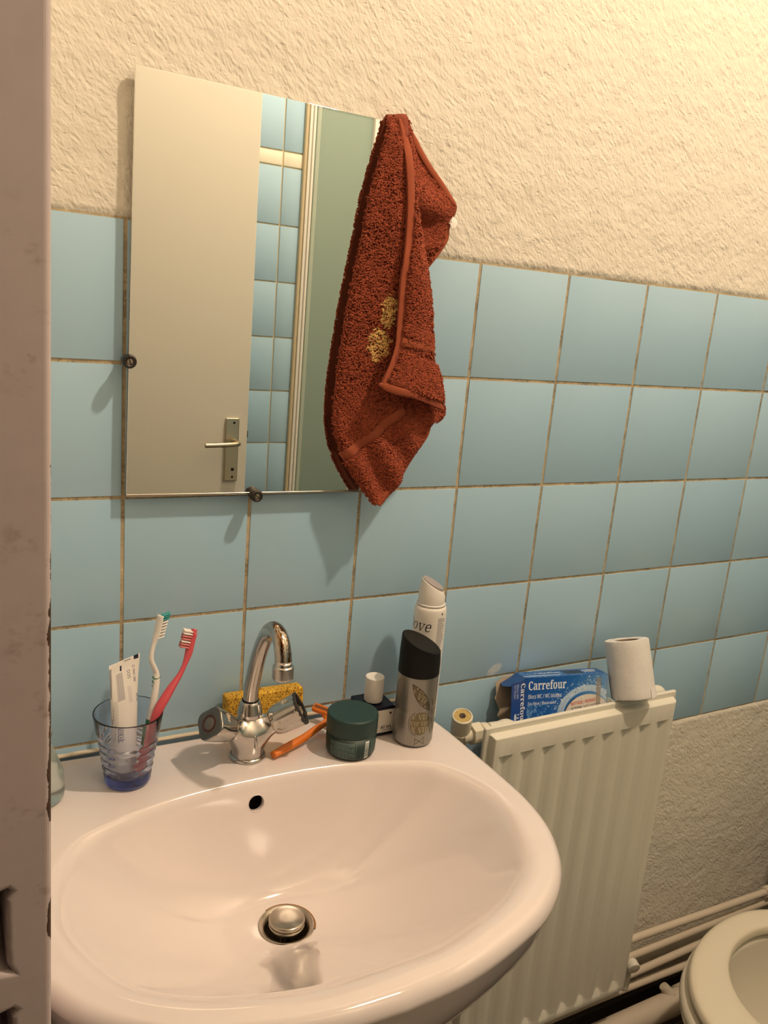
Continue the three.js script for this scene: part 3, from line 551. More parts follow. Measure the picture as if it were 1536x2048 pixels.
{
  const t = thing('toothbrush', 'white and green toothbrush standing in the blue tumbler', 'toothbrush', [0, 0, 0]);
  const white = std({ color: rgb(0.80, 0.78, 0.75), roughness: 0.35 }), green = std({ color: rgb(0.01, 0.17, 0.055), roughness: 0.35 });
  const path = [[0.0112, 0.9130, 0.0772], [0.0150, 0.9300, 0.0750], [0.0188, 0.9480, 0.0722], [0.0232, 0.9680, 0.0675], [0.0281, 0.9966, 0.058], [0.0225, 1.0163, 0.055], [0.0262, 1.0346, 0.052], [0.0300, 1.0480, 0.0508], [0.0335, 1.0665, 0.0495]];
  mesh('handle', sweep(path.slice(2), t2 => t2 < 0.42 ? [lerp(0.0052, 0.0038, t2 / 0.42), 0.0036] : t2 < 0.72 ? [lerp(0.0038, 0.0024, (t2 - 0.42) / 0.3), 0.0026] : [0.0030 + 0.0016 * smooth(0.72, 0.82, t2), 0.0022], 80, 20, { side: [0.55, 0, 0.83] }), white, t);
  mesh('grip', sweep([[0.0082, 0.8965, 0.0790], ...path.slice(0, 3)], t2 => [lerp(0.0048, 0.0056, t2), 0.0042], 40, 20, { side: [0.55, 0, 0.83] }), green, t);
  for (const f of [0, 1, 2]) { const a = V3(0.0281, 0.9966, 0.058), b = V3(0.0270, 0.9820, 0.0603), c = a.clone().lerp(b, f * 0.35 + 0.15); mesh('grip_ring', new THREE.TorusGeometry(0.0040, 0.0006, 8, 24).rotateX(Math.PI / 2), green, t, [c.x, c.y, c.z], [0.15, 0, 0.08]); }
  const d = V3(0.86, 0.10, -0.25).normalize().toArray(), teal = std({ color: rgb(0.02, 0.27, 0.28), roughness: 0.5 }), bw = std({ color: rgb(0.80, 0.78, 0.74), roughness: 0.6 });
  const row = (ys, mat, len) => { const list = []; for (const f of ys) for (const z of [-0.0026, 0, 0.0026]) list.push([[lerp(0.0268, 0.0338, f) + 0.0008, lerp(1.0385, 1.0660, f), lerp(0.0520, 0.0497, f) + z], len + ((f * 97) % 0.3 > 0.15 ? 0.0012 : 0)]); bristles(t, 'bristle_tuft', mat, list, d, len, 0.0009); };
  row([0.05, 0.18, 0.31, 0.44, 0.57, 0.70], bw, 0.0098); row([0.82, 0.92, 1.0], teal, 0.0105);
}
{
  const t = thing('toothbrush_001', 'pink red toothbrush standing in the blue tumbler', 'toothbrush', [0, 0, 0]);
  const pink = std({ color: rgb(0.56, 0.075, 0.10), roughness: 0.38 });
  const path = [[0.0005, 0.8970, 0.0915], [0.0095, 0.9200, 0.0912], [0.0160, 0.9420, 0.0905], [0.0225, 0.9650, 0.0885], [0.0384, 0.9864, 0.0800], [0.0528, 1.0025, 0.0720], [0.0626, 1.0196, 0.0640], [0.0673, 1.0330, 0.0585], [0.0723, 1.0470, 0.0540]];
  mesh('handle', sweep(path, t2 => t2 < 0.5 ? [0.0058, 0.0046] : t2 < 0.74 ? [lerp(0.0058, 0.0028, smooth(0.5, 0.74, t2)), lerp(0.0046, 0.0028, smooth(0.5, 0.74, t2))] : [lerp(0.0028, 0.0054, smooth(0.74, 0.86, t2)) * (t2 > 0.97 ? 0.7 : 1), 0.0028], 100, 20, { side: [0.5, 0, 0.87] }), pink, t);
  const d = V3(-0.93, 0.25, -0.05).normalize().toArray(), bw = std({ color: rgb(0.82, 0.76, 0.72), roughness: 0.6 }), bp = std({ color: rgb(0.62, 0.20, 0.20), roughness: 0.6 });
  [0.02, 0.16, 0.30, 0.44, 0.58, 0.72, 0.86].forEach((f, i) => bristles(t, 'bristle_tuft', i % 3 === 2 ? bw : i > 4 ? bw : bp, [-0.003, 0, 0.003].map(z => [[lerp(0.0655, 0.0726, f) - 0.002, lerp(1.0275, 1.0475, f), lerp(0.0605, 0.0540, f) + z]]), d, 0.0105, 0.0010));
}
// clear plastic bottle, mostly hidden behind the door frame
{
  const t = thing('clear_bottle', 'clear plastic bottle with round stopper at the left end of the basin, mostly hidden', 'bottle', [-0.1010, BY + 0.0006, 0.0840]);
  const cl = phys({ color: rgb(0.86, 0.90, 0.88), roughness: 0.12, transmission: 0.92, thickness: 0.004, ior: 1.45, attenuationColor: rgb(0.8, 0.86, 0.84), attenuationDistance: 0.06 });
  mesh('bottle_body', lathe(profile([[0, 0.0], [0.0225, 0.0, 0.005], [0.0250, 0.006, 0.004], [0.0245, 0.030, 0.006], [0.019, 0.046, 0.008], [0.0125, 0.062, 0.004], [0.0115, 0.066], [0, 0.066]]), 40), cl, t);
  mesh('stopper', lathe(profile([[0, 0.066], [0.005, 0.066], [0.005, 0.070, 0.002], [0.0125, 0.073, 0.004], [0.0130, 0.083, 0.006], [0.006, 0.088, 0.004], [0, 0.088]]), 32), cl, t);
}
// sponge leaning on the tiles behind the tap
{
  const t = thing('sponge', 'yellow cleaning sponge leaning against the tiles behind the tap', 'sponge', [0, 0, 0]);
  const c1 = tileNoise(22, 51), c2 = tileNoise(48, 52), c3 = tileNoise(110, 53);
  const pore = (u, v) => Math.max(smooth(0.72, 0.84, c1(u, v)) * smooth(0.3, 0.6, c2(u, v)), smooth(0.78, 0.88, c2(v, u)), 0.5 * smooth(0.6, 0.8, c3(u, v)));
  const map = dataTex(512, 512, (u, v) => { const p = pore(u, v), k = c1(v, u) * 0.12; return [0.90 - 0.30 * p + k * 0.3, 0.71 - 0.32 * p + k * 0.3, 0.26 - 0.14 * p]; });
  const bump = dataTex(512, 512, (u, v) => { const h = 1 - pore(u, v); return [h, h, h]; }, false);
  for (const m of [map, bump]) m.repeat.set(1 / 0.07, 1 / 0.07);
  const g = new RoundedBoxGeometry(0.105, 0.055, 0.021, 14, 0.0035); const p = g.attributes.position;
  for (let i = 0; i < p.count; i++) { const x = p.getX(i), y = p.getY(i), z = p.getZ(i), k = 0.0016 * fbm(x * 60, y * 60 + z * 80, 2); p.setXYZ(i, x + k + 0.002 * (y > 0.01 ? Math.sin(x * 40) * 0 : 0), y + k * (y > 0 ? 1 : 0.3) - (x > 0.045 && y > 0.022 ? (x - 0.045) * 0.25 : 0), z + k * 0.5); }
  g.computeVertexNormals(); worldUV(g); { const u = g.attributes.uv; for (let i = 0; i < p.count; i++) u.setXY(i, p.getX(i) + p.getZ(i) * 0.6, p.getY(i) + p.getZ(i) * 0.8); }
  mesh('sponge_body', g, std({ map, bumpMap: bump, bumpScale: 0.0035, roughness: 0.95 }), t, [0.1775, BY + 0.0292, 0.0195], [-0.09, 0, 0.008]);
}
// orange disposable razor lying between tap and jar
{
  const t = thing('razor', 'orange plastic disposable razor lying on the ledge between tap and green jar', 'razor', [0, 0, 0]);
  const or = std({ color: rgb(0.74, 0.19, 0.02), roughness: 0.38 });
  const hg = sweep([[0.1640, 0.8860, 0.0940], [0.190, 0.8880, 0.0835], [0.2116, 0.8900, 0.0755], [0.232, 0.8935, 0.0660], [0.2480, 0.8960, 0.0590], [0.2560, 0.8975, 0.0540]], t2 => [0.0040 + 0.0010 * Math.sin(t2 * 3.1), 0.0050 + 0.0008 * Math.sin(t2 * 6)], 60, 18, { side: [0, 1, 0] });
  mesh('handle', hg, or, t);
  const h = new THREE.Group(); h.name = 'razor_head'; h.position.set(0.2610, 0.8988, 0.0335); h.rotation.set(0.0, -1.02 + Math.PI / 2, 0.12); t.add(h);
  mesh('head_frame', box(0.012, 0.008, 0.040, 0.003, 3), or, h, [0, 0, 0], [0, 0, 0.5]);
  mesh('blade_slot', box(0.0042, 0.001, 0.033, 0.0004), std({ color: rgb(0.20, 0.07, 0.02), roughness: 0.5 }), h, [-0.0012, 0.0038, 0], [0, 0, 0.5]);
  mesh('neck', tube([-0.004, -0.004, 0], [-0.009, -0.006, 0.016], 0.0034, 14), or, h);
}
// green jar
{
  const t = thing('cosmetic_jar', 'dark green round cosmetic jar with a matt screw lid', 'jar', [0.2640, BY + 0.0004, 0.1062]);
  const green = std({ color: rgb(0.0085, 0.036, 0.034), roughness: 0.48 });
  const print = canvasTex(2048, 512, (c, w, h) => {
    c.fillStyle = '#142e2b'; c.fillRect(0, 0, w, h);
    // back label: rows of small grey print, a frame, a bar code in a pale strip
    const X = 720; c.strokeStyle = '#7e938f'; c.lineWidth = 3; c.strokeRect(X + 2, 60, 385, 390); c.fillStyle = '#142e2b'; c.fillRect(X - 4, 50, 360, 24); c.fillRect(X - 6, 50, 16, 420);
    c.fillStyle = '#7d918c'; let q = 1; for (let k = 0; k < 22; k++) { let x = X + (k % 7 === 0 ? 90 : 12); const y = 80 + k * 16.4, end = X + 370 - (k % 7 === 6 ? 90 : 0); while (x < end) { q = (q * 16807) % 2147483647; const l = 8 + q % 26; c.fillRect(x, y, Math.min(l, end - x), k % 7 === 0 ? 8 : 5.5); x += l + 6; } }
    c.fillStyle = '#c9cfca'; c.fillRect(1228, 50, 62, 410); c.fillStyle = '#20302d'; for (let y = 95; y < 410;) { q = (q * 16807) % 2147483647; const l = 3 + q % 9; c.fillRect(1231, y, 56, l); y += l + 3 + q % 5; }
    c.fillStyle = '#6f827d'; for (let k = 0; k < 18; k++) { c.fillRect(1320, 70 + k * 20, 90 + (k * 37) % 60, 6); }
  });
  print.wrapS = THREE.RepeatWrapping; print.offset.x = 0.5 - 0.921;
  mesh('jar_body', latheV(lathe(profile([[0, 0], [0.0275, 0, 0.003], [0.0312, 0.004, 0.003], [0.0323, 0.0303], [0, 0.0303]]), 72)), std({ map: print, roughness: 0.5 }), t);
  mesh('lid', lathe(profile([[0, 0.0305], [0.0322, 0.0305, 0.0006], [0.0326, 0.034], [0.0326, 0.0530, 0.0022], [0.030, 0.0546, 0.002], [0, 0.0546]]), 72), green, t);
}
// navy bottle with white cap
{
  const t = thing('navy_bottle', 'small square navy bottle with a white cylinder cap behind the green jar', 'bottle', [0.3145, BY + 0.0004, 0.0660]);
  const navy = phys({ color: rgb(0.006, 0.008, 0.026), roughness: 0.38, specularIntensity: 0.6 });
  mesh('bottle_body', moved(box(0.0455, 0.0415, 0.045, 0.0022, 3), 0, 0.0209, 0), navy, t);
  mesh('neck', lathe([[0.0095, 0.041], [0.0095, 0.0445], [0, 0.0445]], 32), M.black, t);
  mesh('cap', lathe(profile([[0, 0.0425], [0.0124, 0.0425, 0.0008], [0.0126, 0.046], [0.0126, 0.0765, 0.0010], [0.0112, 0.0768, 0.0004], [0.0108, 0.0762], [0, 0.0762]]), 56), M.whitePlastic, t);
  const lab = canvasTex(512, 512, (c, w, h) => {
    c.fillStyle = '#ded9cf'; c.fillRect(0, 0, w, h); c.fillStyle = '#33241c'; c.beginPath(); c.moveTo(400, 70); c.lineTo(455, 60); c.lineTo(462, 100); c.lineTo(425, 125); c.lineTo(432, 90); c.fill();
    c.fillStyle = '#10131d'; c.font = 'bold 78px sans-serif'; c.fillText('40 ML', 268, 425); c.fillStyle = '#3d3e4c'; c.font = 'bold 22px sans-serif'; c.fillText('EAU DE TOILETTE', 285, 365); for (let k = 0; k < 2; k++) c.fillRect(300, 445 + k * 22, 190, 8);
    for (let k = 0; k < 4; k++) c.fillRect(40, 360 + k * 30, 190 - k * 20, 9);
  });
  mesh('label', moved(box(0.041, 0.0325, 0.0007, 0.0002, 1), 0.0005, 0.0212, 0.0225), std({ map: lab, roughness: 0.5 }), t);
}
// spray cans
function slantCap(name, r, h0, hl, hr, turn, mat, parent, y, rim = 0.0012, dish = 0) {   // top cut on a slant
  const n = 64, rings = [], top = a => lerp(hr, hl, 0.5 - 0.5 * Math.cos(a - turn));
  const push = (f, g2) => { const ring = []; for (let i = 0; i < n; i++) { const a = i / n * 2 * Math.PI; ring.push(V3(Math.cos(a) * r * f, g2(a), -Math.sin(a) * r * f)); } rings.push(ring); };
  push(0.96, () => 0); push(1, () => 0.0006); push(1.0, a => lerp(0.0006, top(a), 0.5)); push(h0, a => top(a) - rim); push(h0 - 0.02, a => top(a) - rim * 0.3); push(h0 - 0.06, a => top(a));
  for (const f of [0.8, 0.6, 0.4, 0.2]) push(f * h0, a => lerp((hl + hr) / 2, top(a), f) - dish * (1 - f * f));
  push(0.02, () => (hl + hr) / 2 - dish);
  const m = mesh(name, loft(rings), mat, parent, [0, y, 0]); return m;
}
{
  const t = thing('spray_can', 'silver deodorant spray can with a black slanted cap on the ledge', 'spray can', [0.3550, BY + 0.0004, 0.1075]);
  const VW = 2048, VH = 1024;
  const art = canvasTex(VW, VH, (c) => {
    c.fillStyle = '#96938d'; c.fillRect(0, 0, VW, VH); let q = 7; for (let k = 0; k < 900; k++) { q = (q * 16807) % 2147483647; c.fillStyle = q % 2 ? 'rgba(255,255,255,0.02)' : 'rgba(60,50,40,0.02)'; c.fillRect(q % VW, 0, 2 + q % 5, VH); }
    const tan = '#6c6452', pale = '#a09780';
    const leaf = (x0, y0, x1, y1, b) => { c.beginPath(); const mx = (x0 + x1) / 2, my = (y0 + y1) / 2, dx = -(y1 - y0), dy = x1 - x0; c.moveTo(x0, y0); c.quadraticCurveTo(mx + dx * b, my + dy * b, x1, y1); c.quadraticCurveTo(mx - dx * b, my - dy * b, x0, y0); };
    // centred on the side that faces the room
    const X = 1290;
    c.save(); leaf(X - 140, 90, X + 190, 470, 0.30); c.fillStyle = tan; c.fill(); c.clip(); c.fillStyle = pale; c.font = 'bold 120px serif'; c.save(); c.translate(X - 60, 160); c.rotate(0.5); c.fillText('VIP', -40, 0); c.fillText('A VIP', -70, 110); c.fillText('VIP V', 0, 220); c.restore(); c.restore();
    leaf(X - 140, 90, X + 190, 470, 0.30); c.strokeStyle = '#3a3324'; c.lineWidth = 8; c.stroke();
    c.save(); c.beginPath(); c.ellipse(X + 50, 660, 175, 170, 0, 0, 7); c.fillStyle = '#787059'; c.fill(); c.clip(); c.fillStyle = '#a89f87'; c.font = 'bold 110px serif'; c.fillText('V VIP', X - 110, 600); c.font = 'bold 84px serif'; c.fillText('VIP VIP', X - 120, 690); c.font = 'bold 110px serif'; c.fillText('X VIP', X - 100, 790); c.restore();
    c.strokeStyle = '#3a3324'; c.lineWidth = 7; c.beginPath(); c.arc(X + 40, 660, 185, 1.9, 4.2); c.stroke(); c.beginPath(); c.moveTo(X - 20, 880); c.lineTo(X + 130, 960); c.lineTo(X + 130, 860); c.lineTo(X - 20, 970); c.closePath(); c.stroke();
    c.fillStyle = '#756a55'; c.font = 'italic 70px serif'; c.fillText('212 VIP', X - 420, 520); c.font = '30px serif'; for (let k = 0; k < 4; k++) c.fillText('deodorant spray', X - 420, 610 + k * 48);
    c.fillStyle = tan; c.font = 'bold 130px serif'; c.fillText('VI', X + 215, 420); c.fillText('VP', X + 225, 560); c.fillText('VIP', X + 240, 700); c.fillText('VI', X + 215, 840);
  });
  art.wrapS = THREE.RepeatWrapping; art.offset.x = -0.312;
  mesh('can_body', latheV(lathe(profile([[0, 0.0012], [0.0225, 0.0], [0.0248, 0.0010, 0.001], [0.0266, 0.0045, 0.001], [0.0266, 0.097, 0.0008], [0.0255, 0.098], [0, 0.098]]), 72)), phys({ map: art, metalness: 0.75, roughness: 0.36 }), t);
  slantCap('cap', 0.0269, 0.965, 0.0520, 0.0315, -0.56, phys({ color: rgb(0.0045, 0.0043, 0.0041), roughness: 0.6, specularIntensity: 0.45 }), t, 0.0965, 0.0016);
}
{
  const t = thing('deodorant_can', 'tall white deodorant can with a grey slanted top against the tiles', 'spray can', [0.3960, BY + 0.0004, 0.0580]);
  const art = canvasTex(2048, 2048, (c, w, h) => {
    c.fillStyle = '#e8e4de'; c.fillRect(0, 0, w, h);
    c.fillStyle = '#1c1d33'; c.save(); c.translate(440, 395); c.scale(1.12, 1.08); c.font = 'italic 232px serif'; c.fillText('Dove', 0, 0); c.restore();
    c.fillStyle = '#545564'; let q = 3; for (let y = 160; y < 1500; y += 17) { q = (q * 16807) % 2147483647; c.fillRect(1205, y, 120 + q % 90, 7); } c.beginPath(); c.moveTo(1300, 60); c.lineTo(1325, 90); c.lineTo(1300, 120); c.lineTo(1275, 90); c.fill();
  });
  art.wrapS = THREE.RepeatWrapping; art.offset.x = 0.5 - 0.907;
  mesh('can_body', latheV(lathe(profile([[0, 0.0012], [0.0185, 0], [0.0222, 0.003, 0.002], [0.0222, 0.157, 0.003], [0.0215, 0.1645, 0.004], [0.0193, 0.1672, 0.001], [0, 0.1672]]), 72)), std({ map: art, roughness: 0.3 }), t);
  mesh('collar', lathe(profile([[0, 0.167], [0.0194, 0.167], [0.0196, 0.1702, 0.0008], [0.0185, 0.1710], [0, 0.1710]]), 56), M.whitePlastic, t);
  slantCap('cap', 0.0182, 0.86, 0.0335, 0.0165, -0.5, M.whitePlastic, t, 0.171, 0.0012);
  slantCap('spray_top', 0.0152, 0.96, 0.0325, 0.0185, -0.5, std({ color: rgb(0.33, 0.30, 0.30), roughness: 0.5 }), t, 0.1732, 0.001);
}
// ------------------------------------------------------------------ radiator, its valve, and what stands on it
{
  const t = thing('radiator', 'cream enamelled panel radiator with vertical grooves under the tiles', 'radiator', [0, 0, 0]);
  const x0 = 0.4915, x1 = 0.8785, y0 = 0.262, y1 = 0.859;
  mesh('flange', moved(box(x1 - x0, y1 - y0, 0.007, 0.0028, 3), (x0 + x1) / 2, (y0 + y1) / 2, 0.0855), M.enamel, t);
  // pressed front: raised field with nine grooves that end on a slant
  const xs = [], ys = [], gx = i => 0.5247 + 0.03965 * i, X0 = x0 + 0.0075, X1 = x1 - 0.0075, Y0 = y0 + 0.0095, Y1 = y1 - 0.0095, gTop = 0.8165, gBot = 0.288;
  for (let k = 0; k <= 4; k++) { xs.push(X0 + k * 0.0016, X1 - k * 0.0016); ys.push(Y0 + k * 0.0016, Y1 - k * 0.0016); }
  for (let i = 0; i < 9; i++) for (const d of [0.0147, 0.0142, 0.0135, 0.0110, 0.0080, 0.0050, 0.0025, 0.0008]) xs.push(gx(i) - d, gx(i) + d);
  for (const d of [0, 0.0008, 0.002, 0.0035, 0.0045, 0.0055, 0.008]) ys.push(gTop - d);
  for (const d of [0, 0.0008, 0.004, 0.008, 0.0115, 0.0135, 0.0145]) ys.push(gBot + d);
  for (let k = 1; k < 8; k++) ys.push(lerp(gBot + 0.02, gTop - 0.02, k / 8));
  xs.sort((a, b) => a - b); ys.sort((a, b) => a - b);
  const soft = (v, e) => { const q = clamp(v / e); return q; };
  const zf = (x, y) => {
    const e = Math.min(x - X0, X1 - x, y - Y0, Y1 - y), edge = Math.sqrt(1 - (1 - clamp(e / 0.0062)) ** 2);
    let d = 0; for (let i = 0; i < 9; i++) { const a = 0.0142 - Math.abs(x - gx(i)), b = Math.min(gTop - y, y - gBot); if (a > 0 && b > 0) d = Math.min(soft(a, 0.0136), soft(gTop - y, 0.0045), soft(y - gBot, 0.0135)); }
    return 0.0885 + 0.0125 * edge - 0.0062 * d;
  };
  const pos = [], idx = [], nx = xs.length, ny = ys.length;
  for (let j = 0; j < ny; j++) for (let i = 0; i < nx; i++) pos.push(xs[i], ys[j], zf(xs[i], ys[j]));
  for (let j = 0; j < ny - 1; j++) for (let i = 0; i < nx - 1; i++) { const a = j * nx + i; idx.push(a, a + 1, a + nx + 1, a, a + nx + 1, a + nx); }
  const g = new THREE.BufferGeometry(); g.setAttribute('position', new THREE.Float32BufferAttribute(pos, 3)); g.setIndex(idx); worldUV(g);
  mesh('front_panel', toCreasedNormals(g, 0.45), M.enamel, t);
  for (const x of [0.65, 0.80]) mesh('wall_bracket', moved(box(0.025, 0.06, 0.076, 0.002), x, 0.788, 0.044), M.enamel, t);
  // bleed elbow at the right, union at the left, end plug below
  mesh('vent_elbow', sweep([[0.872, 0.82, 0.062], [0.872, 0.836, 0.062], [0.866, 0.8455, 0.062], [0.852, 0.8475, 0.062], [0.838, 0.8475, 0.062]], t2 => 0.011, 40, 20), M.enamel, t);
  mesh('union_elbow', sweep([[0.566, 0.800, 0.066], [0.562, 0.822, 0.064], [0.551, 0.8335, 0.062], [0.534, 0.8355, 0.061], [0.519, 0.8355, 0.060]], t2 => t2 < 0.5 ? 0.0165 : lerp(0.0165, 0.0125, smooth(0.5, 0.75, t2)), 50, 24), M.enamel, t);
  mesh('end_plug', lathe(profile([[0, 0], [0.0105, 0, 0.001], [0.0118, 0.003, 0.001], [0.0118, 0.016, 0.0015], [0, 0.0172]]), 32).rotateX(Math.PI / 2), M.enamel, t, [0.9155, 0.291, 0.066], [0.2, -0.25, 0]);
  mesh('lower_elbow', sweep([[0.85, 0.285, 0.06], [0.89, 0.284, 0.06], [0.91, 0.281, 0.059], [0.918, 0.262, 0.058], [0.918, 0.225, 0.058]], 0.010, 40, 16), M.enamel, t);
}
{
  const t = thing('radiator_valve', 'old cream radiator valve with a round knob and dark centre hole', 'valve', [0.4690, 0.8700, 0.0600]);
  const old = std({ color: rgb(0.70, 0.66, 0.54), roughness: 0.5 }), axis = V3(-0.20, 0.93, 0.30).normalize();
  const k = mesh('knob', lathe(profile([[0, -0.052], [0.0135, -0.052, 0.002], [0.0148, -0.03], [0.0152, -0.001, 0.0012], [0.0128, 0, 0.0004], [0.0125, -0.0022], [0.0050, -0.0022], [0.0050, -0.0065], [0, -0.0065]]), 48), old, t); k.quaternion.setFromUnitVectors(V3(0, 1, 0), axis);
  const yN = tileNoise(40, 61), rust = dataTex(256, 256, (u, v) => { const n = yN(u, v); return [0.78 - 0.12 * n, 0.70 - 0.14 * n, 0.48 - 0.2 * n]; });
  mesh('insert_ring', lathe([[0.0046, 0.0], [0.0118, 0.0004], [0.0123, -0.0004], [0.0123, -0.002], [0.0046, -0.002]], 40), std({ map: rust, roughness: 0.7 }), k, [0, -0.0012, 0]);
  mesh('centre_hole', lathe([[0, -0.0020], [0.0036, -0.0018], [0.0046, -0.0004], [0.0048, -0.0030], [0, -0.0060]], 24), std({ color: rgb(0.035, 0.015, 0.008), roughness: 0.6 }), k);
  mesh('valve_body', sweep([[-0.002 + 0.009, -0.060, -0.014], [0.008, -0.045, -0.010], [0.0035, -0.030, -0.006]], 0.0115, 20, 20), old, t);
  const nut = new THREE.CylinderGeometry(0.0165, 0.0165, 0.016, 6).rotateZ(Math.PI / 2); mesh('hex_nut', toCreasedNormals(nut, 0.4), old, t, [0.0265, -0.0345, -0.001], [0.35, 0, 0]);
  mesh('tail_pipe', sweep([[0.006, -0.038, -0.004], [0.028, -0.0345, -0.001], [0.042, -0.0345, 0]], 0.0105, 16, 18), old, t);
  mesh('union_collar', lathe(profile([[0, 0], [0.0135, 0, 0.001], [0.0145, 0.003, 0.001], [0.0135, 0.012, 0.001], [0, 0.013]]), 32).rotateZ(-Math.PI / 2), old, t, [0.036, -0.0345, 0]);
}
// carton wedged behind the radiator, its left end torn open
{
  const t = thing('carton', 'opened blue and white carton of toilet blocks wedged behind the radiator', 'carton', [0.5965, 0.900, 0.0392]);
  t.rotation.order = 'YXZ'; t.rotation.set(-0.20, -0.192, 0);
  const L = 0.143, Hb = 0.074, D = 0.037, th = 0.0006;
  const splash = (c, r, cx, cy, rx, ry, n, a0, a1) => { for (let k = 0; k < n; k++) { const a = lerp(a0, a1, r()), f = 0.9 + r() * 0.42 * (r() < 0.3 ? 1.5 : 1), s = 1 + r() * 5 * (r() < 0.15 ? 2 : 1); c.fillStyle = ['rgba(230,238,246,0.75)', 'rgba(150,180,210,0.6)', 'rgba(60,80,110,0.55)', 'rgba(255,255,255,0.9)'][Math.floor(r() * 4)]; c.beginPath(); c.ellipse(cx + Math.cos(a) * rx * f, cy + Math.sin(a) * ry * f, s * 1.3, s, a, 0, 7); c.fill(); } };
  const front = canvasTex(1430, 740, (c, w) => { const h = 880;
    const g = c.createLinearGradient(0, 0, w, h * 0.5); g.addColorStop(0, '#0d4a9c'); g.addColorStop(0.55, '#1c63b4'); g.addColorStop(1, '#7fa9d6'); c.fillStyle = g; c.fillRect(0, 0, w, h);
    const r = rng(15);
    for (let k = 0; k < 260; k++) { c.fillStyle = 'rgba(190,214,238,' + (0.08 + 0.2 * r()) + ')'; c.beginPath(); c.arc(w * 0.02 + r() * r() * w * 0.35, 420 + r() * 300, 3 + r() * 16, 0, 7); c.fill(); }
    // ring of splashing water round the white oval
    c.strokeStyle = 'rgba(205,224,242,0.75)'; for (let k = 0; k < 9; k++) { c.lineWidth = 4 + r() * 18; c.beginPath(); c.ellipse(1060, 600, 400 + k * 13, 340 + k * 11, -0.16, Math.PI * (0.95 + r() * 0.1), Math.PI * (1.75 + r() * 0.3)); c.stroke(); }
    splash(c, r, 1060, 600, 450, 390, 800, Math.PI * 0.95, Math.PI * 2.1);
    c.fillStyle = '#ded8d0'; c.beginPath(); c.ellipse(1080, 640, 400, 330, -0.10, 0, 7); c.fill(); c.strokeStyle = '#11172c'; c.lineWidth = 12; c.beginPath(); c.ellipse(1080, 640, 404, 334, -0.10, Math.PI * 0.85, Math.PI * 1.35); c.stroke();
    c.fillStyle = '#f0f3f8'; c.font = 'bold 186px serif'; c.save(); c.translate(36, 190); c.scale(0.70, 1.0); c.fillText('Carrefour', 0, 0); c.restore();
    c.font = '88px sans-serif'; c.save(); c.translate(40, 325); c.scale(0.66, 1); c.fillText('Blocs WC / WC-blokjes', 0, 0); c.font = '68px sans-serif'; c.fillText('Eau bleue / Blauw water', 0, 100); c.restore();
    c.save(); c.translate(790, 480); c.rotate(-0.12); c.scale(0.74, 1); c.fillStyle = '#b8321c'; c.font = 'bold 70px sans-serif'; c.fillText('NETTOIE / REINIGT', 0, 0); c.fillStyle = '#1a2140'; c.fillText('ACTION', 0, 84); c.font = '66px sans-serif'; c.fillText('ANTI-TARTRE*', 290, 84); c.font = 'bold 66px sans-serif'; c.fillText('VOORKOMT', -10, 164); c.font = '66px sans-serif'; c.fillText('KALKAANSLAG*', 380, 164); c.restore();
    c.fillStyle = 'rgba(150,140,128,0.75)'; c.fillRect(1235, 60, 85, 640); splash(c, r, 1180, 420, 150, 330, 300, 0, 7);
  });
  const side = canvasTex(370, 740, (c, w) => { const h = 880;
    c.fillStyle = '#0c3f8c'; c.fillRect(0, 0, w, h); c.save(); c.translate(235, 40); c.rotate(Math.PI / 2); c.fillStyle = '#eef2f8'; c.font = 'bold 150px serif'; c.scale(0.86, 1); c.fillText('Carrefour', 0, 0); c.font = '66px sans-serif'; c.fillStyle = '#c9d6ea'; c.fillText('Blocs WC', 0, 105); c.font = '50px sans-serif'; c.fillText('WC-blokjes', 0, 165); c.restore();
    c.fillStyle = '#c9d6ea'; c.beginPath(); c.ellipse(110, 560, 30, 66, 0, 0, 7); c.fill(); c.fillRect(150, 560, 50, 24); c.fillRect(165, 510, 40, 20);
    c.fillStyle = '#d5d2cc'; c.fillRect(60, 660, 250, 190); c.fillStyle = '#4a4440'; for (let k = 0; k < 12; k++) c.fillRect(70 + k * 20, 670, 5 + (k * 7) % 9, 180);
  });
  const topT = canvasTex(1430, 370, (c, w, h) => { c.fillStyle = '#1b5cab'; c.fillRect(0, 0, w, h); const r = rng(3); c.fillStyle = '#b9cde4'; c.fillRect(0, 250, 640, 44); for (let k = 0; k < 160; k++) { c.fillStyle = 'rgba(190,212,235,0.4)'; c.beginPath(); c.arc(r() * w, r() * h, 4 + r() * 20, 0, 7); c.fill(); } c.font = 'bold 90px serif'; c.fillStyle = '#e6edf6'; c.fillText('Carrefour', 260, 160); c.fillStyle = '#20304f'; c.fillRect(760, 60, 330, 200); c.fillStyle = '#d8dde6'; c.fillRect(1130, 70, 240, 40); c.fillRect(1130, 150, 200, 40); });
  const card = std({ color: rgb(0.36, 0.29, 0.22), roughness: 0.9 }), cm = (m) => phys({ map: m, roughness: 0.32, clearcoat: 0.3, clearcoatRoughness: 0.2 });
  const fit = g => { g.computeBoundingBox(); const b = g.boundingBox, p = g.attributes.position, u = g.attributes.uv; for (let i = 0; i < p.count; i++) u.setXY(i, (p.getX(i) - b.min.x) / (b.max.x - b.min.x), (p.getY(i) - b.min.y) / (b.max.y - b.min.y)); return g; };
  mesh('front_panel', moved(fit(new THREE.BoxGeometry(L, Hb, th)), L / 2, -Hb / 2, -th / 2), cm(front), t);
  mesh('back_panel', moved(new THREE.BoxGeometry(L, Hb, th), L / 2, -Hb / 2, -D + th / 2), card, t);
  mesh('top_panel', fit(new THREE.BoxGeometry(L, D, th)), cm(topT), t, [L / 2, -th / 2 + 0.0001, -D / 2], [-Math.PI / 2, 0, 0]);
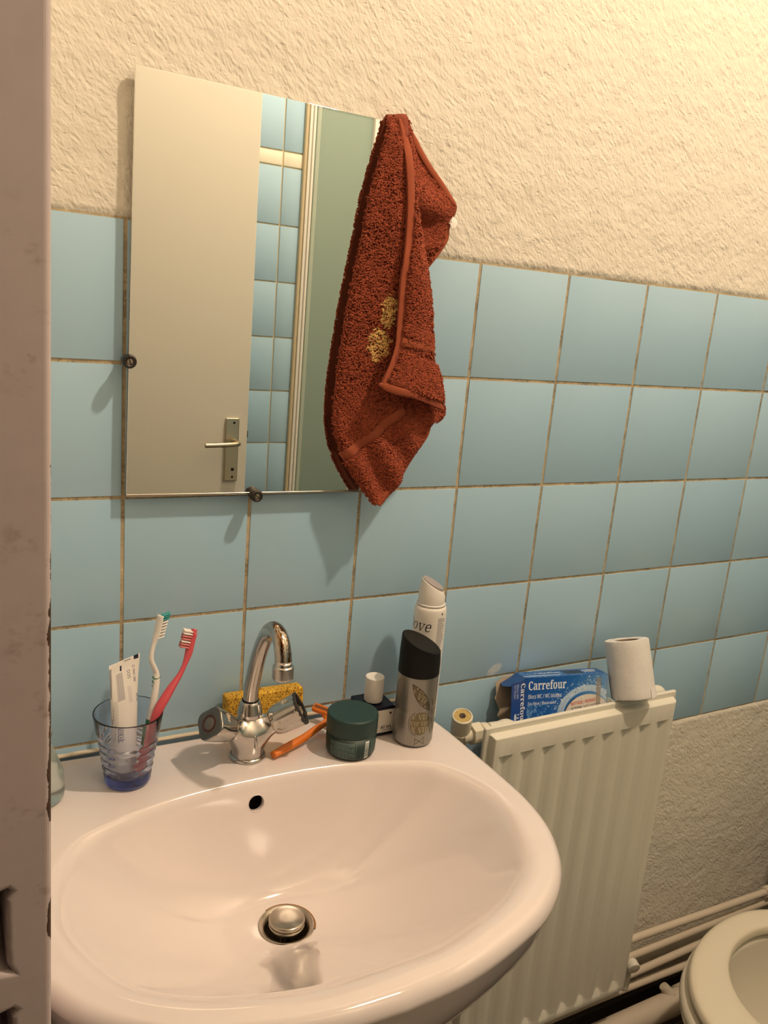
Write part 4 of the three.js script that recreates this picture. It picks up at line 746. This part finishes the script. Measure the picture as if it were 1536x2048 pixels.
  mesh('bottom_panel', moved(new THREE.BoxGeometry(L, th, D), L / 2, -Hb, -D / 2), card, t);
  mesh('end_panel', moved(new THREE.BoxGeometry(th, Hb, D), L, -Hb / 2, -D / 2), cm(side), t);
  // flaps of the open end
  const f1 = new THREE.Group(); f1.name = 'end_flap'; f1.position.set(0, 0, 0); f1.rotation.y = 0.50; t.add(f1);
  mesh('printed_face', moved(fit(new THREE.BoxGeometry(0.039, Hb - 0.002, th)), -0.0195, -Hb / 2 - 0.001, 0), cm(side), f1);
  const tf = flat([[0, 0], [-0.030, 0.003], [-0.036, 0.016], [-0.032, 0.033], [0, 0.036]], th).rotateX(-Math.PI / 2).rotateZ(0.42); mesh('top_flap', tf, phys({ color: rgb(0.018, 0.085, 0.28), roughness: 0.4 }), t, [0.001, -0.0004, 0]);
  const bf = flat([[0, -0.002], [-0.026, -0.004], [-0.039, -0.012], [-0.037, -0.03], [-0.040, -0.036], [-0.034, -0.048], [-0.030, -0.056], [-0.034, -0.064], [-0.028, -0.072], [0, -0.072]], th); mesh('back_flap', bf, std({ color: rgb(0.46, 0.37, 0.28), roughness: 0.9 }), t, [0.0005, 0, -D + 0.002], [0, 0.16, 0]);
}
// toilet roll leaning on the radiator's top edge
{
  const t = thing('toilet_roll', 'partly used white toilet paper roll standing on the radiator top', 'toilet roll', [0.7770, 0.8640, 0.0910]);
  t.quaternion.setFromUnitVectors(V3(0, 1, 0), V3(-0.012, 0.93, -0.355).normalize());
  const N2 = tileNoise(60, 91), N3 = tileNoise(260, 92);
  const bump = dataTex(512, 512, (u, v) => { const h = 0.5 + 0.25 * (N2(u, v) - 0.5) + 0.4 * (N3(u, v) - 0.5); return [h, h, h]; }, false); bump.repeat.set(3, 2);
  const rr = 0.0345, rings = [], n = 80; const push = (r, y) => { const ring = []; for (let i = 0; i < n; i++) { const a = i / n * 2 * Math.PI, k = r + (r > 0.03 ? 0.0007 * noise(Math.cos(a) * 2, Math.sin(a) * 2, y * 30) + 0.0006 * (1 - a / 6.3) : 0); ring.push(V3(Math.cos(a) * k, y + (r > 0.025 ? 0.0007 * noise(Math.cos(a) * 3, Math.sin(a) * 3, y) : 0), -Math.sin(a) * k)); } rings.push(ring); };
  for (const [r, y] of [[0.0195, 0.0006], [rr - 0.0012, 0], [rr, 0.0012]]) push(r, y); for (let k = 1; k < 12; k++) push(rr, k * 0.0075); for (const [r, y] of [[rr, 0.0907], [rr - 0.0012, 0.0919], [0.0195, 0.0916], [0.0188, 0.0905], [0.0188, 0.002]]) push(r, y);
  rings.push(rings[0].map(p => p.clone()));
  mesh('paper', loft(rings, false), std({ color: rgb(0.80, 0.78, 0.75), roughness: 0.95, bumpMap: bump, bumpScale: 0.0009 }), t);
  mesh('cardboard_core', lathe([[0.0187, 0.0015], [0.0187, 0.0904], [0.0180, 0.0906], [0.0178, 0.0900], [0.0178, 0.0015], [0.0187, 0.0015]], 48), std({ color: rgb(0.20, 0.145, 0.10), roughness: 0.9 }), t);
  mesh('loose_sheet', (() => { const g = new THREE.CylinderGeometry(rr + 0.0011, rr + 0.0014, 0.013, 24, 3, true, 0.1, 1.5), p = g.attributes.position; for (let i = 0; i < p.count; i++) { const a = Math.atan2(p.getX(i), p.getZ(i)); p.setY(i, p.getY(i) + 0.003 * Math.sin(a * 5) * (p.getY(i) > 0 ? 1 : 0.1)); } g.computeVertexNormals(); return g; })(), std({ color: rgb(0.80, 0.78, 0.75), roughness: 0.95, side: THREE.DoubleSide }), t, [0, 0.0072, 0]);
}
// heating pipes along the wall and the waste pipe below them
{
  const L = ['top one of four cream heating pipes along the wall above the skirting', 'second from top of the four cream heating pipes', 'third from top of the four cream heating pipes', 'lowest of the four cream heating pipes above the dark skirting'];
  [[0.3028, -0.0327], [0.2635, 0], [0.2195, 0.02], [0.1872, -0.035]].forEach(([y, k], i) => {
    const t = thing('heating_pipe' + (i ? '_00' + i : ''), L[i], 'pipe', [0, 0, 0], 'heating pipes along the wall'), at = x => y + k * (Math.max(x, 0.9) - 0.97);
    mesh('pipe_run', sweep([[-0.148, at(0), 0.035], [0.6, at(0.6), 0.035], [0.9, at(0.9), 0.035], [1.2, at(1.2), 0.035], [1.485, at(1.485), 0.035]], 0.0074, 80, 16), M.pipePaint, t);
    if (i === 0) mesh('pipe_clip', lathe(profile([[0.0076, -0.009], [0.0115, -0.009, 0.002], [0.0115, 0.009, 0.002], [0.0076, 0.009]]), 28).rotateZ(Math.PI / 2), M.pipePaint, t, [1.345, at(1.345), 0.035]);
  });
  const w = thing('waste_pipe', 'thick cream waste pipe near the floor leading to the toilet', 'pipe', [0, 0, 0]);
  mesh('pipe_run', sweep([[0.339, 0.19, 0.0725], [0.345, 0.174, 0.080], [0.40, 0.168, 0.085], [0.70, 0.168, 0.085], [1.03, 0.168, 0.085], [1.30, 0.166, 0.085]], 0.0225, 80, 24), std({ color: rgb(0.60, 0.53, 0.43), roughness: 0.5 }), w);
  mesh('pipe_saddle', sweep([[1.030, 0.182, 0.080], [1.026, 0.190, 0.074], [1.020, 0.199, 0.068]], t2 => lerp(0.0125, 0.0085, t2), 20, 18), std({ color: rgb(0.62, 0.56, 0.46), roughness: 0.5 }), w);
  mesh('joint_sleeve', tube([1.055, 0.168, 0.085], [1.10, 0.168, 0.085], 0.0262, 24), std({ color: rgb(0.62, 0.56, 0.46), roughness: 0.5 }), w);
}
// toilet
{
  const t = thing('toilet', 'cream toilet with a rounded open seat at the lower right corner', 'toilet', [1.05, 0, 0.345]);
  const cer = phys({ color: rgb(0.68, 0.64, 0.54), roughness: 0.16, clearcoat: 0.4, clearcoatRoughness: 0.1 }), seatM = phys({ color: rgb(0.74, 0.68, 0.55), roughness: 0.28, clearcoat: 0.3, clearcoatRoughness: 0.2 });
  const n = 120, egg = (a, ax, b, back) => V3(Math.cos(a) * (Math.cos(a) < 0 ? ax : back), 0, Math.sin(a) * b);
  const R = (ax, b, back, y, dx = 0) => { const r = []; for (let i = 0; i < n; i++) { const p = egg(-i / n * 2 * Math.PI, ax, b, back); r.push(V3(p.x + dx, y, p.z)); } return r; };
  mesh('bowl', loft([R(0.10, 0.10, 0.28, 0.0, 0.06), R(0.105, 0.105, 0.28, 0.02, 0.06), R(0.10, 0.095, 0.27, 0.10, 0.06), R(0.14, 0.12, 0.27, 0.2, 0.05), R(0.215, 0.165, 0.26, 0.30, 0.01), R(0.250, 0.188, 0.25, 0.36), R(0.258, 0.194, 0.25, 0.385), R(0.256, 0.192, 0.25, 0.397), R(0.245, 0.182, 0.24, 0.402), R(0.190, 0.150, 0.19, 0.402), R(0.176, 0.138, 0.18, 0.394), R(0.180, 0.142, 0.18, 0.362), R(0.165, 0.128, 0.16, 0.31), R(0.11, 0.09, 0.10, 0.235), R(0.05, 0.045, 0.05, 0.2), R(0.01, 0.01, 0.01, 0.195)]), cer, t);
  const seat = []; for (let k = 0; k <= 20; k++) { const q = k / 20 * 2 * Math.PI, c = Math.cos(q), s = Math.sin(q), h = 0.013 * Math.sign(s) * Math.pow(Math.abs(s), 0.6), f = 0.5 + 0.5 * Math.sign(c) * Math.pow(Math.abs(c), 0.75); seat.push(R(lerp(0.163, 0.248, f), lerp(0.140, 0.185, f), lerp(0.13, 0.185, f), 0.4165 + h)); }
  mesh('seat', loft(seat, false), seatM, t);
  mesh('cistern', moved(box(0.16, 0.36, 0.38, 0.03, 4), 0.355, 0.60, 0), cer, t);
  mesh('lid', moved(box(0.025, 0.40, 0.36, 0.012, 3), 0.235, 0.640, 0), seatM, t, [0, 0, 0]);
}
// ------------------------------------------------------------------ towel over the mirror's corner
{
  const t = thing('hand_towel', 'rust red terry hand towel hung over the top right corner of the mirror', 'towel', [0, 0, 0]);
  const TB = [[0.2912,1.6446,0.3163,1.6489,0.0215,0.0215],[0.2909,1.6343,0.3159,1.638,0.0215,0.0253],[0.2873,1.6169,0.3162,1.6206,0.0215,0.0292],[0.2828,1.6004,0.3165,1.6043,0.0215,0.033],[0.2784,1.5827,0.3181,1.5872,0.0217,0.0358],[0.2723,1.5547,0.3214,1.5601,0.0218,0.0385],[0.2682,1.5251,0.3257,1.5312,0.022,0.0412],[0.2628,1.4876,0.3323,1.4945,0.0222,0.044],[0.258,1.4567,0.3383,1.4642,0.0223,0.0455],[0.2537,1.4272,0.3442,1.4351,0.0225,0.047],[0.2499,1.3898,0.3525,1.3977,0.0229,0.0485],[0.2468,1.3586,0.361,1.3663,0.0232,0.05],[0.245,1.327,0.3769,1.3342,0.0236,0.0497],[0.2455,1.3013,0.3901,1.3076,0.024,0.0493],[0.2471,1.2853,0.3749,1.2905,0.0248,0.049],[0.2506,1.2711,0.3687,1.2755,0.0255,0.0483],[0.2588,1.2469,0.3517,1.25,0.0282,0.0477],[0.2692,1.2308,0.342,1.233,0.031,0.047],[0.2836,1.2108,0.332,1.2121,0.0353,0.0463],[0.298,1.1931,0.3151,1.1939,0.0397,0.0457],[0.3034,1.188,0.3058,1.1882,0.044,0.045]];
  const TC = [[0.2979,1.6452,0.315,1.6482,0.025],[0.3042,1.6214,0.3142,1.623,0.0335],[0.3065,1.5991,0.3151,1.6004,0.042],[0.3111,1.5554,0.3232,1.557,0.0467],[0.3105,1.5103,0.3329,1.5128,0.0513],[0.3075,1.4872,0.3376,1.4903,0.056],[0.305,1.4642,0.3435,1.4677,0.0574],[0.3046,1.4412,0.3489,1.4447,0.0588],[0.3041,1.4179,0.3539,1.4064,0.0601],[0.3033,1.4051,0.3559,1.3885,0.0615],[0.3021,1.3886,0.36,1.3705,0.0629],[0.2975,1.3719,0.3676,1.3544,0.0643],[0.2907,1.3575,0.3727,1.3361,0.0656],[0.2826,1.3413,0.3785,1.3113,0.067]];
  const TD = [[0.3124,1.6466,0.3204,1.648,0.018],[0.3127,1.6327,0.3262,1.6349,0.02],[0.313,1.6188,0.3333,1.622,0.022],[0.3156,1.5968,0.3498,1.602,0.024],[0.3191,1.5749,0.3713,1.5823,0.0243],[0.3227,1.5516,0.3935,1.5608,0.0246],[0.3247,1.5381,0.3907,1.5463,0.0249],[0.3264,1.5274,0.3846,1.5343,0.0251],[0.329,1.5143,0.3839,1.5205,0.0254],[0.3316,1.5018,0.3758,1.5065,0.0257],[0.3395,1.479,0.3559,1.4806,0.026]];
  const cloth = std({ color: rgb(0.20, 0.040, 0.017), roughness: 1 }), hemM = std({ color: rgb(0.30, 0.068, 0.028), roughness: 0.95 });
  const pileGeo = (() => { // one terry loop, drooping
    const pts = [[0, 0, -0.0006], [0.0003, 0.0001, 0.0011], [0.0006, -0.0009, 0.0019], [0.0005, -0.0022, 0.0019], [0.0001, -0.0028, 0.0010]];
    return sweep(pts, t2 => 0.00046 * (0.8 + 0.4 * Math.sin(t2 * 3.1)), 5, 4);
  })();
  const tufts = [], rr = rng(77), band = (x, y, a, b, w) => { const dx = b[0] - a[0], dy = b[1] - a[1], l = Math.hypot(dx, dy); return Math.abs((x - a[0]) * dy / l - (y - a[1]) * dx / l) < w; };
  // a fold of the towel between its left and right edges; zb(s, v) gives how far it stands forward
  function fold(name, rows, zb, o) {
    const cl = new THREE.CatmullRomCurve3(rows.map(r => V3(r[0], r[1], r[4])), false, 'centripetal'), cr = new THREE.CatmullRomCurve3(rows.map(r => V3(r[2], r[3], r.length > 5 ? r[5] : r[4])), false, 'centripetal');
    const NR = o.nr, NS = o.ns, th = o.th || 0.006, Lp = cl.getPoints(NR), Rp = cr.getPoints(NR);
    const at = (s, v) => {
      const f = clamp(v) * NR, i = Math.min(NR - 1, Math.floor(f)), u = f - i, l = V3().lerpVectors(Lp[i], Lp[i + 1], u), r = V3().lerpVectors(Rp[i], Rp[i + 1], u);
      const p = V3().lerpVectors(l, r, s); p.z += zb(s, v, p.x, p.y); return p;
    };
    const rough = (p) => 0.0009 * fbm(p.x * 260, p.y * 260, 2) + 0.0012 * noise(p.x * 90, p.y * 90, 2.2);
    const rings = [];
    if (o.drape) for (const [dy, dz] of [[-0.004, -0.016], [0.001, -0.0135], [0.0042, -0.008], [0.0046, -0.004]]) { const ring = []; for (let k = 0; k < 2 * NS; k++) { const s = k <= NS ? k / NS : 2 - k / NS, p = at(s, 0); p.y += dy - (k > NS ? 0.004 : 0); p.z = Math.max(0.0040, p.z + dz - (k > NS ? 0.001 : 0)); ring.push(p); } rings.push(ring); }
    for (let j = 0; j <= NR; j++) {
      const v = j / NR, ring = [];
      for (let k = 0; k < 2 * NS; k++) { const s = k <= NS ? k / NS : 2 - k / NS, p = at(s, v), e = Math.sqrt(Math.max(0, 1 - (2 * s - 1) ** 8)), ed = Math.min(1, Math.sqrt(Math.max(0, (1 - v) * 30))); if (k <= NS) p.z += rough(p) * e; else p.z -= th * e * ed; ring.push(p); }
      rings.push(ring);
    }
    mesh(name, loft(rings, true, true, true), cloth, t);
    for (let k = 0; k < o.tufts; k++) {
      const s = rr(), v = rr(), w = V3().subVectors(at(1, v), at(0, v)).length(); if (rr() > w / o.wmax) continue;
      const p = at(s, v); if (o.skip && o.skip(s, v, p.x, p.y, w)) continue;
      const n = V3().crossVectors(V3().subVectors(at(Math.min(1, s + 0.02), v), at(Math.max(0, s - 0.02), v)), V3().subVectors(at(s, Math.max(0, v - 0.01)), at(s, Math.min(1, v + 0.01)))).normalize();
      if (s < 0.04 || s > 0.96) n.add(V3(s < 0.5 ? -0.7 : 0.7, 0, 0)).normalize();
      p.addScaledVector(n, rough(p) * 0.5 - 0.0002); tufts.push([p, n, o.gold ? o.gold(p.x, p.y) : 0]);
    }
    return at;
  }
  const S = Math.sin, PI = Math.PI;
  const wb = (x, y) => band(x, y, [0.2659, 1.2533], [0.3239, 1.3035], 0.0072) && x < 0.335 && x > 0.247;
  const atB = fold('front_panel', TB, (s, v, x, y) => {
    const up = smooth(0, 0.12, v), low = smooth(0.55, 0.75, v), f = Math.sqrt(Math.max(0, 1 - Math.abs(2 * s - 1) ** 5));
    return 0.009 * f * up * (1 - 0.6 * smooth(0.8, 1, v)) - 0.005 * smooth(0.72, 0.9, s) * (1 - smooth(0.35, 0.6, v)) + up * (1 - low) * 0.0016 * S(s * 11 + 2.4) + low * 0.0042 * S((x * 0.9 + y * 0.55) * 150 + 1.0) * Math.pow(Math.max(0, S(PI * s)), 0.4);
  }, { nr: 270, ns: 64, tufts: 56000, wmax: 0.155, drape: true, skip: (s, v, x, y) => wb(x, y) || (v > 0.68 && s > 0.93) || v > 0.985, gold: (x, y) => { const n = 0.005 * noise(x * 220, y * 220, 5); const a = ((x - 0.3000) / (0.0085 + n)) ** 2 + ((y - 1.428) / (0.020 + n)) ** 2 < 1, b = ((x - 0.2910) / (0.0125 + n)) ** 2 + ((y - 1.388) / (0.0185 + n)) ** 2 < 1; return a || b ? 1 : 0; } });
  const wc = (s, v) => v > 0.69 && v < 0.78;
  const atC = fold('side_flap', TC, (s, v, x, y) => 0.004 * S(PI * clamp(s)) + smooth(0.2, 0.5, v) * (0.006 * Math.pow(Math.max(0, S(PI * clamp(s * 0.9 + 0.02))), 0.6) + 0.0018 * S(s * 7 + v * 9)), { nr: 230, ns: 40, tufts: 26000, wmax: 0.100, drape: true, skip: (s, v, x, y, w) => v < 0.06 || s * w < 0.0090 || v > 0.965 || (wc(s, v) && rr() < 0.93) });
  fold('corner_fold', TD, (s, v, x, y) => smooth(0, 0.2, v) * (0.002 * S(s * 6 + v * 3) + 0.003 * S(PI * clamp(s)) + 0.009 * (1 - s ** 3) * Math.exp(-(((v - 0.44 - 0.14 * s) / 0.10) ** 2)) - 0.007 * Math.exp(-(((v - 0.70) / 0.11) ** 2) - ((s - 0.35) / 0.32) ** 2)), { nr: 130, ns: 40, tufts: 17000, wmax: 0.072, drape: true, th: 0.005, skip: (s, v) => s > 0.86 || (v < 0.2 && rr() < 0.5) || (v > 0.86 && rr() < 0.8) });
  // hems
  const hem = (pts, ra, rb, side) => mesh('hem', sweep(pts, t2 => [ra * Math.min(1, 0.35 + 6 * Math.min(t2, 1 - t2)), rb], 90, 14, { side }), hemM, t);
  hem(TC.map(r => [r[0] + 0.0042, r[1] - 0.001, r[4] + 0.0035]), 0.0050, 0.0015, [1, 0, 0]);
  hem([[0.2822, 1.3420, 0.0690], [0.3045, 1.3355, 0.0735], [0.332, 1.3308, 0.0750], [0.358, 1.3235, 0.0735], [0.3755, 1.3135, 0.0698]], 0.0050, 0.0018, [0, 1, 0]);
  hem(TD.slice(1, 6).map(r => [r[2] - 0.004, r[3] - 0.0005, r[4] + 0.0035]), 0.0042, 0.0018, [1, 0, 0]);
  hem(TD.slice(6).map(r => [r[2] - 0.003, r[3], r[4] + 0.003]), 0.0040, 0.0016, [1, 0, 0]);
  hem(TB.slice(14).map(r => [r[2] - 0.0035, r[3] + 0.001, r[5] + 0.0022]), 0.0042, 0.0018, [1, 0, 0]);
  hem(TB.slice(16).map(r => [r[0] + 0.003, r[1] + 0.001, r[4] + 0.0022]), 0.0030, 0.0016, [1, 0, 0]);
  // flat woven bands between the pile
  const onFold = (at, x, y) => { let best = 1e9, p = null; for (let k = 0; k <= 700; k++) { const v = k / 700, l = at(0, v), r = at(1, v), s = clamp((x - l.x) / Math.max(1e-6, r.x - l.x)), q2 = at(s, v), d = Math.hypot(q2.x - x, q2.y - y); if (d < best) { best = d; p = q2; } } return p; };
  const woven = (at, a, b, ra, n) => { const pts = []; for (let k = 0; k <= n; k++) { const p = onFold(at, lerp(a[0], b[0], k / n), lerp(a[1], b[1], k / n)); pts.push([p.x, p.y, p.z + 0.0006]); } mesh('woven_band', sweep(pts, [ra, 0.0012], 70, 14, { side: [a[1] - b[1], b[0] - a[0], 0] }), hemM, t); };
  woven(atB, [0.2560, 1.2448], [0.3310, 1.3097], 0.0068, 14); woven(atC, [0.3085, 1.3935], [0.3575, 1.3855], 0.0052, 8);
  mesh('care_tag', sweep([[0.3815, 1.5405, 0.0275], [0.386, 1.5440, 0.030], [0.3885, 1.5410, 0.0325], [0.387, 1.5365, 0.0335], [0.3835, 1.5350, 0.033]], [0.0042, 0.0004], 30, 12, { side: [0.3, -0.5, 0.8] }), std({ color: rgb(0.78, 0.75, 0.70), roughness: 0.8 }), t);
  const im = new THREE.InstancedMesh(pileGeo, std({ color: 0xffffff, roughness: 0.95 }), tufts.length); im.name = 'terry_pile'; im.castShadow = im.receiveShadow = true; im.userData = { kind: 'stuff' };
  const q = new THREE.Quaternion(), q2 = new THREE.Quaternion(), m4 = new THREE.Matrix4(), col = new THREE.Color(), sc = V3();
  tufts.forEach(([p, n, gold], i) => {
    q.setFromUnitVectors(V3(0, 0, 1), n); q2.setFromAxisAngle(V3(0, 0, 1), (rr() - 0.5) * 3.6); q.multiply(q2);
    const s = 0.85 + rr() * 0.6; sc.set(s, s, s); m4.compose(p, q, sc); im.setMatrixAt(i, m4);
    const k = 0.7 + rr() * 0.55; if (gold && rr() < 0.82) col.setRGB(0.74 * k, 0.48 * k, 0.17 * k); else col.setRGB(0.30 * k, 0.060 * k, 0.025 * k); im.setColorAt(i, col);
  });
  t.add(im);
}

renderer.render(scene, camera);
